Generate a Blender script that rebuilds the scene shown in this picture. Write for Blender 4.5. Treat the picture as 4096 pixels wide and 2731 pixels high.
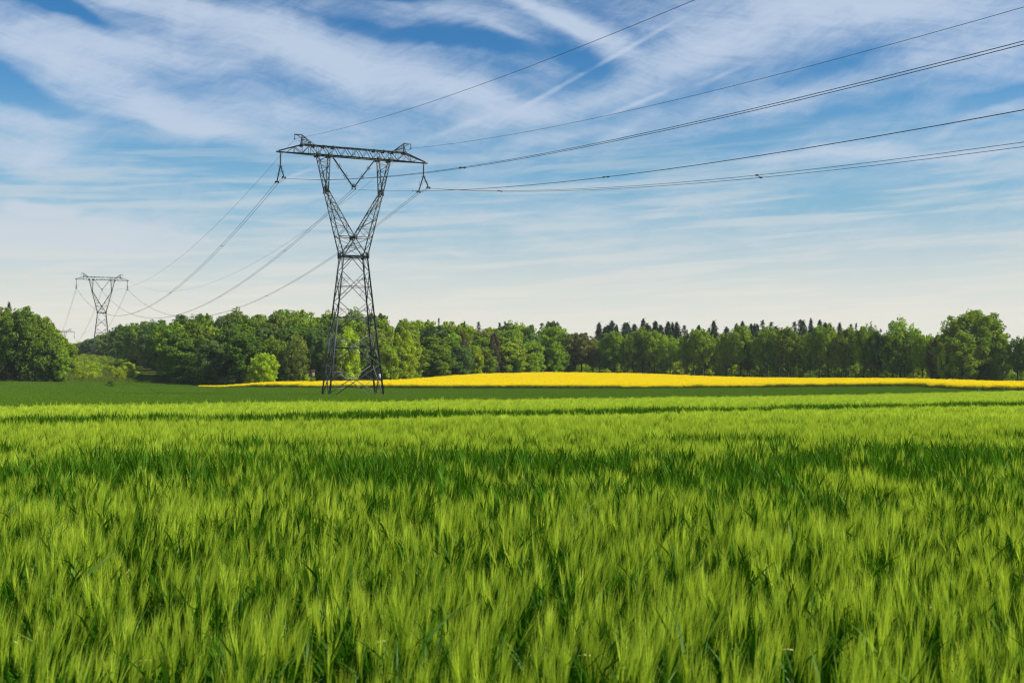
import bpy, math, random
import numpy as np
from mathutils import Vector, Matrix

scene = bpy.context.scene
for o in list(bpy.data.objects):
    bpy.data.objects.remove(o)
R = math.radians
PI = math.pi

# ------------------------------------------------------------------ camera
F = 4800.0            # focal length in pixels of a 4096 px wide frame
EYE = 1.75
HV = 1531.0           # horizon row
CU, CV = 2048.0, 1365.5
camd = bpy.data.cameras.new("camera")
cam = bpy.data.objects.new("camera", camd)
scene.collection.objects.link(cam)
camd.sensor_width = 36.0
camd.lens = 36.0 * F / 4096.0
camd.clip_start = 0.2
camd.clip_end = 20000
cam.location = (0, 0, EYE)
cam.rotation_euler = (R(90) + math.atan((HV - CV) / F), 0, 0)
camd.dof.use_dof = True
camd.dof.focus_distance = 26.0
camd.dof.aperture_fstop = 5.6
scene.camera = cam

# ------------------------------------------------------------------ light
SUN_AZ = 103.0         # degrees from +Y towards +X
SUN_EL = 44.0
sund = bpy.data.lights.new("sun", 'SUN')
sund.energy = 4.3
sund.angle = R(0.5)
sund.color = (1.0, 0.93, 0.80)
sun = bpy.data.objects.new("sun", sund)
scene.collection.objects.link(sun)
sdir = Vector((math.sin(R(SUN_AZ)) * math.cos(R(SUN_EL)), math.cos(R(SUN_AZ)) * math.cos(R(SUN_EL)), math.sin(R(SUN_EL))))
sun.rotation_euler = sdir.to_track_quat('Z', 'Y').to_euler()
sun.location = (200, 100, 300)

scene.view_settings.view_transform = 'Standard'
scene.view_settings.look = 'None'
scene.view_settings.gamma = 1
scene.view_settings.exposure = 0.72
scene.cycles.max_bounces = 7
scene.cycles.diffuse_bounces = 3
scene.cycles.transmission_bounces = 4
scene.cycles.transparent_max_bounces = 4
scene.cycles.sample_clamp_indirect = 6
scene.cycles.filter_width = 1.25


class NT:
    """small helper to write node trees"""
    def __init__(self, tree):
        self.t = tree
        self.n = tree.nodes
        self.l = tree.links

    def node(self, typ, **kw):
        n = self.n.new(typ)
        for k, v in kw.items():
            setattr(n, k, v)
        return n

    def put(self, sock, val):
        if hasattr(val, 'is_output'):
            self.l.new(val, sock)
        else:
            sock.default_value = val

    def math(self, op, a, b=None, c=None, clamp=False):
        n = self.node('ShaderNodeMath', operation=op, use_clamp=clamp)
        self.put(n.inputs[0], a)
        if b is not None:
            self.put(n.inputs[1], b)
        if c is not None:
            self.put(n.inputs[2], c)
        return n.outputs[0]

    def mix(self, fac, a, b, blend='MIX'):
        n = self.node('ShaderNodeMix', data_type='RGBA', blend_type=blend)
        self.put(n.inputs[0], fac)
        self.put(n.inputs[6], a)
        self.put(n.inputs[7], b)
        return n.outputs[2]

    def smooth(self, x, a, b, c=0.0, d=1.0):
        n = self.node('ShaderNodeMapRange', interpolation_type='SMOOTHSTEP')
        self.put(n.inputs[0], x)
        for i, v in enumerate((a, b, c, d)):
            self.put(n.inputs[i + 1], v)
        return n.outputs[0]

    def noise(self, vec, scale, detail=4.0, rough=0.5, dist=0.0):
        n = self.node('ShaderNodeTexNoise')
        self.put(n.inputs['Vector'], vec)
        n.inputs['Scale'].default_value = scale
        n.inputs['Detail'].default_value = detail
        n.inputs['Roughness'].default_value = rough
        n.inputs['Distortion'].default_value = dist
        return n.outputs[0]

    def mapping(self, vec, loc=(0, 0, 0), rot=(0, 0, 0), scl=(1, 1, 1), typ='TEXTURE'):
        n = self.node('ShaderNodeMapping', vector_type=typ)
        self.put(n.inputs['Vector'], vec)
        n.inputs['Location'].default_value = loc
        n.inputs['Rotation'].default_value = rot
        n.inputs['Scale'].default_value = scl
        return n.outputs[0]


# ------------------------------------------------------------------ sky: Nishita with a veil of cirrus
SKY_STRENGTH = 0.066
BLUE_GAMMA, BLUE_TINT = 1.52, (3.3, 6.9, 7.5, 1)
CLOUD_HI, CLOUD_LO = (4.75, 5.7, 7.15, 1), (6.3, 6.7, 6.6, 1)
HAZE_HI, HAZE_LO = (2.6, 4.6, 5.8, 1), (8.0, 7.6, 6.5, 1)
world = bpy.data.worlds.new("World")
scene.world = world
world.use_nodes = True
w = NT(world.node_tree)
w.n.clear()
wout = w.node('ShaderNodeOutputWorld')
bg = w.node('ShaderNodeBackground')
w.l.new(bg.outputs[0], wout.inputs[0])
bg.inputs['Strength'].default_value = SKY_STRENGTH
sky = w.node('ShaderNodeTexSky', sky_type='NISHITA')
sky.sun_disc = False
sky.sun_elevation = R(SUN_EL)
sky.sun_rotation = R(SUN_AZ)
sky.altitude = 100
sky.air_density = 1.0
sky.dust_density = 0.6
sky.ozone_density = 2.5
tc = w.node('ShaderNodeTexCoord')
sep = w.node('ShaderNodeSeparateXYZ')
w.l.new(tc.outputs['Generated'], sep.inputs[0])
# azimuth (from north, towards east) and height angle of the viewing direction, in units of 1000 = 0.363 rad
K = 2756.0
az = w.math('MULTIPLY', w.math('ARCTAN2', sep.outputs[0], sep.outputs[1]), K)
el = w.math('MULTIPLY', w.math('ARCSINE', sep.outputs[2]), K)
comb = w.node('ShaderNodeCombineXYZ')
w.put(comb.inputs[0], az)
w.put(comb.inputs[1], el)
P0 = comb.outputs[0]
# wisps: coordinates bent by a slow noise
nz = w.node('ShaderNodeTexNoise')
w.put(nz.inputs['Vector'], P0)
nz.inputs['Scale'].default_value = 0.0032
nz.inputs['Detail'].default_value = 3.0
vm = w.node('ShaderNodeVectorMath', operation='MULTIPLY_ADD')
w.l.new(nz.outputs['Color'], vm.inputs[0])
vm.inputs[1].default_value = (150, 110, 0)
off = w.node('ShaderNodeVectorMath', operation='SUBTRACT')
w.l.new(P0, off.inputs[0])
off.inputs[1].default_value = (75, 55, 0)
w.l.new(off.outputs[0], vm.inputs[2])
P1v = vm.outputs[0]


def S(sx, sy):        # position in the 2352 px view of the photograph -> sky angles
    return (sx - 1176.0) * 1.0, (879.0 - sy) * 1.0


def blob(cx, cy, rx, ry, ang, amp, warp=True, soft=0.0):
    x, y = S(cx, cy)
    v = w.mapping(P1v if warp else P0, (x, y, 0), (0, 0, R(ang)), (rx, ry, 1.0))
    ln = w.node('ShaderNodeVectorMath', operation='LENGTH')
    w.l.new(v, ln.inputs[0])
    return w.smooth(ln.outputs['Value'], 1.0, soft, 0.0, amp)


def add_all(lst, base):
    acc = base
    for b in lst:
        acc = w.math('ADD', acc, b)
    return acc


BLOBS = [
    # veils of cirrus (+) and clear windows (-): x, y, radius along, radius across, tilt, amount
    (330, 45, 560, 46, -5, 0.55), (240, 150, 480, 84, -2, 0.62), (680, 118, 430, 70, -7, 0.60), (900, 200, 430, 74, -11, 0.62), (1130, 238, 200, 40, -8, 0.30),
    (330, 255, 430, 74, -16, 0.58), (480, 318, 260, 40, -10, 0.40), (640, 270, 330, 70, -8, 0.36),
    (110, 318, 230, 42, -4, 0.45), (130, 385, 320, 60, -7, 0.55), (150, 498, 120, 26, -3, 1.0), (150, 560, 460, 90, -2, 0.95),
    (1750, 70, 360, 130, 4, 0.48), (2100, 70, 420, 140, -4, 0.62), (2260, 190, 300, 70, 4, 0.42), (1560, 160, 300, 70, 22, 0.42),
    (1240, 36, 220, 34, -24, 0.62), (1370, 92, 180, 46, -32, 0.62), (1050, 52, 220, 46, -12, 0.34), (1170, 98, 90, 14, -14, 0.26),
    (1230, 268, 330, 46, 10, 0.42), (1800, 240, 460, 44, 6, 0.34), (1260, 322, 150, 28, 8, 0.32),
    (1900, 378, 300, 34, -2, 0.62), (2210, 398, 230, 24, -2, 0.42), (2230, 318, 200, 20, 17, 0.30), (1430, 300, 120, 18, 22, 0.24),
    (440, 566, 110, 10, -4, 0.28), (660, 612, 240, 16, -4, 0.30), (1040, 592, 90, 8, -2, 0.26), (780, 480, 90, 16, 4, 0.20), (1900, 600, 140, 8, 2, 0.2), (2100, 655, 170, 9, 4, 0.24),
    (1300, 500, 600, 50, 3, 0.16), (1500, 560, 700, 50, 0, 0.16),
    (800, 4, 420, 22, 0, -0.62), (90, 58, 150, 30, -14, -0.60), (205, 84, 150, 24, -18, -0.62), (60, 250, 210, 46, -19, -0.85),
    (960, 98, 330, 30, -7, -0.42), (1100, 130, 230, 34, -4, -0.36), (1315, 136, 140, 38, -28, -0.40),
    (470, 392, 420, 42, -2, -0.55), (600, 440, 330, 34, 0, -0.30), (2290, 278, 220, 28, 10, -0.62), (1720, 322, 560, 32, 8, -0.46), (1380, 390, 420, 30, 4, -0.30),
    (2060, 482, 460, 46, 0, -0.34), (1330, 180, 170, 40, 26, -0.22), (1880, 190, 200, 40, 12, -0.22), (700, 520, 300, 40, 8, -0.12),
]
density = add_all([blob(*b) for b in BLOBS], 0.26)
# fine streaks
st1 = w.noise(w.mapping(P1v, (0, 0, 0), (0, 0, R(-9)), (620, 62, 1)), 1.6, 7.0, 0.58, 0.6)
st2 = w.noise(w.mapping(P1v, (0, 0, 0), (0, 0, R(16)), (420, 34, 1)), 1.7, 6.0, 0.6, 0.4)
st3 = w.noise(w.mapping(P1v, (40, 9, 0), (0, 0, R(38)), (90, 26, 1)), 1.5, 7.0, 0.62, 1.2)
st4 = w.noise(P1v, 0.0085, 8.0, 0.60, 0.8)
fs = w.math('ADD', w.math('MULTIPLY', w.math('SUBTRACT', st1, 0.5), 1.0), w.math('MULTIPLY', w.math('SUBTRACT', st2, 0.5), 0.6))
fs = w.math('ADD', fs, w.math('MULTIPLY', w.math('SUBTRACT', st3, 0.5), 0.35))
fs = w.math('ADD', fs, w.math('MULTIPLY', w.math('SUBTRACT', st4, 0.5), 0.9))
st5 = w.noise(w.mapping(P1v, (13, 70, 0), (0, 0, R(-13)), (170, 10, 1)), 1.5, 8.0, 0.62, 0.5)
st6 = w.noise(w.mapping(P1v, (13, 70, 0), (0, 0, R(24)), (120, 9, 1)), 1.5, 8.0, 0.62, 0.5)
fib = w.math('ADD', w.math('MULTIPLY', w.math('SUBTRACT', st5, 0.5), 0.50), w.math('MULTIPLY', w.math('SUBTRACT', st6, 0.5), 0.22))
fs = w.math('ADD', fs, w.math('MULTIPLY', fib, w.smooth(density, 0.0, 0.7, 0.25, 1.0)))
density = w.math('ADD', density, w.math('MULTIPLY', fs, 0.62))
# old vapour trails drifting across the right half
TRAILS = [(1385, 158, 270, 9, 27.0, 0.42), (1230, 240, 130, 11, 27, 0.22), (1470, 246, 130, 9, 20, 0.34), (1660, 192, 100, 8, 20, 0.22), (1050, 300, 150, 12, 20, 0.2), (690, 408, 70, 6, 21, 0.34)]
density = add_all([blob(*t, warp=False) for t in TRAILS], density)
density = w.smooth(density, -0.12, 1.02)
elr = w.math('MAXIMUM', el, 0.0)
low = w.smooth(elr, 620, 60)                      # 1 at the horizon
cloud_col = w.mix(low, CLOUD_HI, CLOUD_LO)
gam = w.node('ShaderNodeGamma')
w.l.new(w.mix(1.0, sky.outputs[0], (0.16, 0.16, 0.16, 1), 'MULTIPLY'), gam.inputs[0])
gam.inputs[1].default_value = BLUE_GAMMA
blue = w.mix(1.0, gam.outputs[0], BLUE_TINT, 'MULTIPLY')
haze_col = w.mix(w.smooth(elr, 430, 90), HAZE_HI, HAZE_LO)
base = w.mix(w.smooth(elr, 780, 190, 0.0, 0.97), blue, haze_col)
skyc = w.mix(w.math('MULTIPLY', density, w.smooth(elr, 40, 330, 0.45, 0.95)), base, cloud_col)
ly = w.noise(w.mapping(P0, (200, 33, 0), (0, 0, R(3)), (640, 40, 1)), 1.5, 6.0, 0.56, 0.3)
lyr = w.math('MULTIPLY', w.smooth(ly, 0.42, 0.64), w.math('MULTIPLY', w.smooth(elr, 640, 380), w.smooth(elr, 40, 150)))
skyc = w.mix(w.math('MULTIPLY', lyr, 0.72), skyc, w.mix(w.smooth(elr, 120, 420), (7.7, 7.4, 6.5, 1), (5.0, 5.9, 6.5, 1)))
w.l.new(skyc, bg.inputs['Color'])

# ------------------------------------------------------------------ helpers
LINK = scene.collection.objects.link


def tag(o, label=None, cat=None, group=None, kind=None):
    if label: o['label'] = label
    if cat: o['category'] = cat
    if group: o['group'] = group
    if kind: o['kind'] = kind
    return o


def empty(name, loc=(0, 0, 0), rz=0.0):
    o = bpy.data.objects.new(name, None)
    LINK(o)
    o.location = loc
    o.rotation_euler = (0, 0, rz)
    o.empty_display_size = 0.5
    return o


class Acc:
    """collects faces (numpy) and builds one mesh"""
    def __init__(self):
        self.v, self.f, self.m, self.t = [], [], [], []
        self.n = 0

    def add(self, verts, faces, mat=0, tint=None):
        verts = np.asarray(verts, dtype=np.float32).reshape(-1, 3)
        for f in (faces if isinstance(faces, list) else [faces]):
            f = np.asarray(f, dtype=np.int32)
            if len(f) == 0:
                continue
            self.f.append(f + self.n)
            self.m.append(np.full(len(f), mat, dtype=np.int32))
        self.v.append(verts)
        self.t.append(np.full(len(verts), 0.5, dtype=np.float32) if tint is None else np.asarray(tint, dtype=np.float32))
        self.n += len(verts)

    def mesh(self, name, mats, smooth=False):
        me = bpy.data.meshes.new(name)
        V = np.concatenate(self.v)
        tot = np.concatenate([np.full(len(f), f.shape[1], dtype=np.int32) for f in self.f])
        loops = np.concatenate([f.ravel() for f in self.f])
        start = np.concatenate(([0], np.cumsum(tot)[:-1])).astype(np.int32)
        me.vertices.add(len(V))
        me.vertices.foreach_set('co', V.ravel())
        me.loops.add(len(loops))
        me.loops.foreach_set('vertex_index', loops)
        me.polygons.add(len(tot))
        me.polygons.foreach_set('loop_start', start)
        me.polygons.foreach_set('loop_total', tot)
        me.polygons.foreach_set('material_index', np.concatenate(self.m))
        if smooth:
            me.polygons.foreach_set('use_smooth', np.ones(len(tot), dtype=bool))
        a = me.attributes.new('tint', 'FLOAT', 'POINT')
        a.data.foreach_set('value', np.concatenate(self.t))
        for m in mats:
            me.materials.append(m)
        me.update(calc_edges=True)
        return me

    # ---- simple solids
    def box(self, c, s, rot=None, mat=0):
        x, y, z = s[0] / 2, s[1] / 2, s[2] / 2
        v = np.array([(-x, -y, -z), (x, -y, -z), (x, y, -z), (-x, y, -z), (-x, -y, z), (x, -y, z), (x, y, z), (-x, y, z)])
        if rot is not None:
            v = v @ np.array(rot).T
        self.add(v + np.array(c), np.array([(0, 3, 2, 1), (4, 5, 6, 7), (0, 1, 5, 4), (1, 2, 6, 5), (2, 3, 7, 6), (3, 0, 4, 7)]), mat)

    def angle(self, p, q, wd, th=None, out=(1, 0, 0), mat=0):
        """L-section steel bar from p to q"""
        p, q = np.array(p, float), np.array(q, float)
        d = q - p
        L = np.linalg.norm(d)
        if L < 1e-6:
            return
        d /= L
        o = np.array(out, float)
        a = o - d * np.dot(o, d)
        if np.linalg.norm(a) < 1e-3:
            a = np.cross(d, (0.3, 0.9, 0.2))
        a /= np.linalg.norm(a)
        b = np.cross(d, a)
        t = th or wd * 0.14
        prof = [(0, 0), (wd, 0), (wd, t), (t, t), (t, wd), (0, wd)]
        P = np.array([a * (x - wd / 3) + b * (y - wd / 3) for x, y in prof])
        v = np.concatenate([P + p, P + q])
        i = np.arange(6)
        j = (i + 1) % 6
        self.add(v, [np.stack([i, j, j + 6, i + 6], 1), np.array([[3, 2, 1, 0], [5, 4, 3, 0], [6, 7, 8, 9], [6, 9, 10, 11]])], mat)

    def tube(self, pts, radii, sides=6, mat=0, cap=True, tint=None):
        pts = np.asarray(pts, float)
        n = len(pts)
        radii = np.broadcast_to(np.asarray(radii, float), (n,))
        tan = np.gradient(pts, axis=0)
        tan /= np.linalg.norm(tan, axis=1)[:, None] + 1e-9
        ref = np.array((0.0, 0.0, 1.0)) if abs(tan[0][2]) < 0.8 else np.array((1.0, 0.0, 0.0))
        a = np.cross(tan, ref)
        a /= np.linalg.norm(a, axis=1)[:, None] + 1e-9
        b = np.cross(tan, a)
        th = np.arange(sides) * 2 * PI / sides
        ring = a[:, None, :] * np.cos(th)[None, :, None] + b[:, None, :] * np.sin(th)[None, :, None]
        v = (pts[:, None, :] + ring * radii[:, None, None]).reshape(-1, 3)
        f = []
        for k in range(n - 1):
            i = np.arange(sides) + k * sides
            j = (np.arange(sides) + 1) % sides + k * sides
            f.append(np.stack([i, j, j + sides, i + sides], 1))
        faces = [np.concatenate(f)]
        if cap:
            faces.append(np.array([list(range(sides))[::-1], [x + (n - 1) * sides for x in range(sides)]]))
        self.add(v, faces, mat, None if tint is None else np.full(len(v), tint))

    def strips(self, P, D, L, W, side, bend, nseg=1, mat=0, tint=None, belly=0.0, tip=0.0):
        """n tapering blades at once: start P, direction D, length L, width W, width direction side, bend vector"""
        n = len(P)
        ts = np.linspace(0, 1, nseg + 1)
        rows = []
        for k, t in enumerate(ts[:-1]):
            c = P + D * (L * t)[:, None] + bend * (L * t * t)[:, None]
            prof = (1 - t ** 1.6) if belly == 0 else (0.55 + belly * math.sin(PI * min(1, t * 1.3 + 0.1))) * (1 - t ** 3)
            hw = (W * 0.5 * prof)[:, None] * side
            rows += [c - hw, c + hw]
        rows.append(P + D * L[:, None] + bend * L[:, None])
        v = np.stack(rows, 1)
        m = v.shape[1]
        base = (np.arange(n) * m)[:, None]
        faces = []
        for k in range(nseg - 1):
            faces.append(base + np.array([2 * k, 2 * k + 1, 2 * k + 3, 2 * k + 2])[None, :])
        k = nseg - 1
        tri = base + np.array([2 * k, 2 * k + 1, 2 * k + 2])[None, :]
        fl = ([np.concatenate(faces)] if faces else []) + [tri]
        tn = None if tint is None else np.repeat(tint, m)
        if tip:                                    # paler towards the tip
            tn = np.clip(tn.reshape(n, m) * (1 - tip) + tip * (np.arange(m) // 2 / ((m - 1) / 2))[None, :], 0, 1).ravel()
        self.add(v.reshape(-1, 3), fl, mat, tn)


def obj(name, acc, mats, parent=None, smooth=False):
    me = acc.mesh(name, mats if isinstance(mats, list) else [mats], smooth)
    o = bpy.data.objects.new(name, me)
    LINK(o)
    if parent:
        o.parent = parent
    return o


KIDS = {}


def copy_tree(o, parent=None):
    c = o.copy()
    LINK(c)
    c.parent = parent
    for ch in o.children:
        copy_tree(ch, c)
    return c


def norm(v):
    return v / (np.linalg.norm(v, axis=-1, keepdims=True) + 1e-9)


# ------------------------------------------------------------------ materials
def leaf_mat(name, col, transl=0.4, tcol=None, var=0.7, objcol=False, gloss=0.0, dark=None):
    m = bpy.data.materials.new(name)
    m.use_nodes = True
    t = NT(m.node_tree)
    t.n.clear()
    out = t.node('ShaderNodeOutputMaterial')
    at = t.node('ShaderNodeAttribute', attribute_name='tint')
    c = (*col, 1)
    f = t.math('ADD', 1 - var / 2, t.math('MULTIPLY', at.outputs['Fac'], var))
    base = t.mix(1.0, c, (1, 1, 1, 1), 'MULTIPLY')
    if dark:
        base = t.mix(at.outputs['Fac'], (*dark, 1), c)
    if objcol:
        oi = t.node('ShaderNodeObjectInfo')
        base = t.mix(1.0, base, oi.outputs['Color'], 'MULTIPLY')
    vec = t.node('ShaderNodeVectorMath', operation='SCALE')
    t.l.new(base, vec.inputs[0])
    t.put(vec.inputs['Scale'], f)
    col_out = vec.outputs[0]
    d = t.node('ShaderNodeBsdfDiffuse')
    t.l.new(col_out, d.inputs['Color'])
    tr = t.node('ShaderNodeBsdfTranslucent')
    tc_ = t.mix(1.0, col_out, (*(tcol or (1.25, 1.15, 0.6)), 1), 'MULTIPLY')
    t.l.new(tc_, tr.inputs['Color'])
    mx = t.node('ShaderNodeMixShader')
    mx.inputs[0].default_value = transl
    t.l.new(d.outputs[0], mx.inputs[1])
    t.l.new(tr.outputs[0], mx.inputs[2])
    sh = mx.outputs[0]
    if gloss > 0:
        g = t.node('ShaderNodeBsdfGlossy')
        g.inputs['Roughness'].default_value = 0.42
        g.inputs['Color'].default_value = (0.5, 0.65, 0.4, 1)
        m2 = t.node('ShaderNodeMixShader')
        m2.inputs[0].default_value = gloss
        t.l.new(sh, m2.inputs[1])
        t.l.new(g.outputs[0], m2.inputs[2])
        sh = m2.outputs[0]
    t.l.new(sh, out.inputs[0])
    return m


def solid_mat(name, col, rough=0.7, metal=0.0, noise_scale=0.0, noise_amt=0.3, spec=0.3):
    m = bpy.data.materials.new(name)
    m.use_nodes = True
    t = NT(m.node_tree)
    b = t.n.get('Principled BSDF')
    b.inputs['Roughness'].default_value = rough
    b.inputs['Metallic'].default_value = metal
    b.inputs['Specular IOR Level'].default_value = spec
    if noise_scale:
        g = t.node('ShaderNodeTexCoord')
        n = t.noise(g.outputs['Object'], noise_scale, 5.0, 0.6)
        f = t.smooth(n, 0.3, 0.7)
        lo = tuple(c * (1 - noise_amt) for c in col) + (1,)
        hi = tuple(min(1, c * (1 + noise_amt)) for c in col) + (1,)
        t.l.new(t.mix(f, lo, hi), b.inputs['Base Color'])
    else:
        b.inputs['Base Color'].default_value = (*col, 1)
    return m


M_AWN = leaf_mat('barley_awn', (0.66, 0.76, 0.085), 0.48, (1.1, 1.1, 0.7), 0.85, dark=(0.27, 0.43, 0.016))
M_EAR = leaf_mat('barley_ear', (0.12, 0.25, 0.014), 0.25, None, 0.5)
M_BLADE = leaf_mat('barley_leaf', (0.033, 0.102, 0.0025), 0.36, (1.0, 1.15, 0.5), 0.8, gloss=0.012)
M_STRAW = leaf_mat('dry_leaf', (0.52, 0.47, 0.22), 0.3, (1.0, 1.0, 0.8), 0.4)
M_WHEAT = leaf_mat('wheat_leaf', (0.112, 0.200, 0.017), 0.25, (1.0, 1.1, 0.6), 0.7)
M_DEEP = leaf_mat('dark_leaf', (0.060, 0.150, 0.006), 0.38, (1.0, 1.15, 0.5), 1.3, gloss=0.01)
M_PETAL = leaf_mat('rape_petal', (0.96, 0.79, 0.012), 0.42, (1.0, 0.97, 0.6), 0.22)
M_RSTEM = leaf_mat('rape_stem', (0.10, 0.17, 0.035), 0.25, None, 0.6)
M_FOL = leaf_mat('foliage', (1.0, 1.0, 1.0), 0.36, (1.25, 1.15, 0.55), 0.75, objcol=True)
M_NEEDLE = leaf_mat('needles', (1.0, 1.0, 1.0), 0.12, (1.1, 1.05, 0.7), 0.8, objcol=True)
M_BARK = solid_mat('bark', (0.050, 0.042, 0.034), 0.9, 0, 3.0, 0.4)
M_PALEBARK = solid_mat('pale_bark', (0.26, 0.23, 0.17), 0.85, 0, 2.0, 0.4)
M_STEEL = solid_mat('painted_steel', (0.046, 0.060, 0.060), 0.6, 0.0, 0.9, 0.25, 0.2)
M_STEEL2 = solid_mat('weathered_steel', (0.085, 0.092, 0.092), 0.5, 0.0, 0.9, 0.25, 0.3)
M_INS = solid_mat('insulator_porcelain', (0.018, 0.014, 0.013), 0.4, 0, 0, 0, 0.5)
M_WIRE = solid_mat('aluminium_wire', (0.035, 0.035, 0.037), 0.6, 0.0)
M_CONC = solid_mat('concrete', (0.30, 0.29, 0.27), 0.9, 0, 4.0, 0.25)
M_WHITE = solid_mat('white_plate', (0.75, 0.75, 0.73), 0.5)
M_BLACK = solid_mat('black_paint', (0.02, 0.02, 0.02), 0.6)
M_WOOD = solid_mat('weathered_boards', (0.11, 0.10, 0.10), 0.85, 0, 6.0, 0.35)
M_WOOD2 = solid_mat('sunlit_boards', (0.23, 0.19, 0.125), 0.85, 0, 6.0, 0.3)  # lighter copy of the hide boards, sun on the side wall painted in
M_TIMBER = solid_mat('dark_timber', (0.055, 0.043, 0.034), 0.9, 0, 5.0, 0.3)

# ------------------------------------------------------------------ terrain


def px(u, D):
    return (u - CU) * D / F


def zv(v, D):
    return EYE + (HV - v) * D / F


CTRL = []
for x in (-120, -40, 0, 40, 120):
    for y in (-60, 0, 25, 55):
        CTRL.append((x, y, 0.0))
CTRL += [(80, 100, 0.0), (30, 100, -0.1), (-30, 100, -0.15), (-80, 100, -0.1), (63, 147, 0.05), (-24, 181, -0.25), (22, 181, 0.05), (-90, 181, 0.05), (130, 160, 0.3)]
RF = [(800, 1541, 285), (1300, 1544, 265), (1850, 1546, 250), (2400, 1547, 240), (3250, 1541, 235), (3700, 1539, 217), (3880, 1551, 196), (4096, 1553, 200), (4500, 1553, 205)]
RB = [(800, 1541, 287), (1250, 1525, 286), (1600, 1518, 297), (1900, 1496, 332), (2200, 1489, 348), (2600, 1495, 342), (3000, 1509, 322), (3300, 1512, 306), (3700, 1515, 286), (4000, 1524, 266), (4500, 1528, 258)]
for u, v, D in RF:
    CTRL.append((px(u, D), D, zv(v, D) - 0.62))
for u, v, D in RB[1:]:
    CTRL.append((px(u, D), D, zv(v, D) - 1.2))
CTRL += [(px(-300, 312), 312, 2.2), (px(0, 316), 316, 2.3), (px(400, 316), 316, 2.1), (px(700, 310), 310, 1.5), (-100, 250, 0.8), (-130, 250, 1.0), (-70, 235, 0.25)]
CTRL += [(-189, 552, 13.0), (-150, 430, 7.4), (-110, 430, 6.9), (-80, 430, 6.4), (-60, 380, 4.0), (-250, 552, 12.5), (-300, 400, 6.5), (-135, 552, 12.0), (-60, 552, 9.0),
         (0, 430, 4.2), (60, 430, 4.2), (110, 400, 3.0), (130, 300, 1.2), (170, 400, 3.0), (200, 250, 0.8), (0, 560, 6), (120, 560, 5),
         (-200, 720, 14.0), (-280, 720, 13.0), (-358, 948, 5.7), (-450, 720, 9), (-450, 420, 6), (-250, 250, 1.6), (-250, 130, 0.2), (250, 130, 0.4),
         (0, 900, 8), (300, 900, 8), (-700, 900, 8), (300, 500, 5), (-700, 400, 5), (400, 250, 2), (400, 0, 0), (-500, 0, 0), (-500, 200, 1), (0, -300, 0), (-400, -300, 0), (400, -300, 0)]
C = np.array(CTRL, float)
SC = 100.0


def tps(r2):
    return np.where(r2 > 1e-12, 0.5 * r2 * np.log(np.maximum(r2, 1e-12)), 0.0)


nC = len(C)
XY = C[:, :2] / SC
d2 = ((XY[:, None, :] - XY[None, :, :]) ** 2).sum(2)
A = np.zeros((nC + 3, nC + 3))
A[:nC, :nC] = tps(d2) + np.eye(nC) * 1e-4
A[:nC, nC] = 1
A[:nC, nC + 1:] = XY
A[nC, :nC] = 1
A[nC + 1:, :nC] = XY.T
sol = np.linalg.solve(A, np.concatenate([C[:, 2], [0, 0, 0]]))


def ground(x, y):
    x = np.asarray(x, float)
    y = np.asarray(y, float)
    sh = np.broadcast(x, y).shape
    q = np.stack([np.broadcast_to(x, sh).ravel(), np.broadcast_to(y, sh).ravel()], 1) / SC
    qc = q.copy()
    qc[:, 0] = np.clip(qc[:, 0], -7.0, 4.0)
    qc[:, 1] = np.clip(qc[:, 1], -3.0, 9.2)
    z = np.zeros(len(q))
    for k in range(nC):
        z += sol[k] * tps(((qc - XY[k]) ** 2).sum(1))
    z += sol[nC] + qc @ sol[nC + 1:]
    z = np.clip(z, -0.6, 16.0)
    return z.reshape(sh)


def gz(x, y):
    return float(ground(np.array([x]), np.array([y]))[0])


def line(*segs):
    return np.unique(np.concatenate([np.arange(a, b, s) for a, b, s in segs]))


gx = line((-4000, -700, 300), (-700, -200, 12), (-200, 200, 5), (200, 400, 12), (400, 4001, 300))
gy = line((-1500, -60, 120), (-60, 20, 5), (20, 400, 4), (400, 1000, 12), (1000, 6001, 300))
GX, GY = np.meshgrid(gx, gy)
GZ = ground(GX, GY)
acc = Acc()
nx_, ny_ = len(gx), len(gy)
ii = (np.arange(ny_ - 1)[:, None] * nx_ + np.arange(nx_ - 1)[None, :]).ravel()
acc.add(np.stack([GX, GY, GZ], 2).reshape(-1, 3), np.stack([ii, ii + 1, ii + nx_ + 1, ii + nx_], 1))
mg = bpy.data.materials.new('soil_and_turf')
mg.use_nodes = True
t = NT(mg.node_tree)
b = t.n.get('Principled BSDF')
b.inputs['Roughness'].default_value = 0.95
b.inputs['Specular IOR Level'].default_value = 0.1
g = t.node('ShaderNodeTexCoord')
n1 = t.noise(g.outputs['Object'], 0.35, 6.0, 0.6)
n2 = t.noise(g.outputs['Object'], 6.0, 4.0, 0.6)
col = t.mix(t.smooth(n1, 0.35, 0.65), (0.070, 0.120, 0.020, 1), (0.110, 0.150, 0.030, 1))
col = t.mix(t.smooth(n2, 0.45, 0.7), col, (0.085, 0.095, 0.028, 1))
t.l.new(col, b.inputs['Base Color'])
bp = t.node('ShaderNodeBump')
bp.inputs['Strength'].default_value = 0.6
bp.inputs['Distance'].default_value = 0.15
t.l.new(n2, bp.inputs['Height'])
t.l.new(bp.outputs[0], b.inputs['Normal'])
terrain = obj('ground', acc, mg, smooth=True)
tag(terrain, 'gently rolling farmland soil under the crops', 'ground', kind='structure')

# ------------------------------------------------------------------ crops (countless plants: one object each, grown by geometry nodes)


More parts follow.
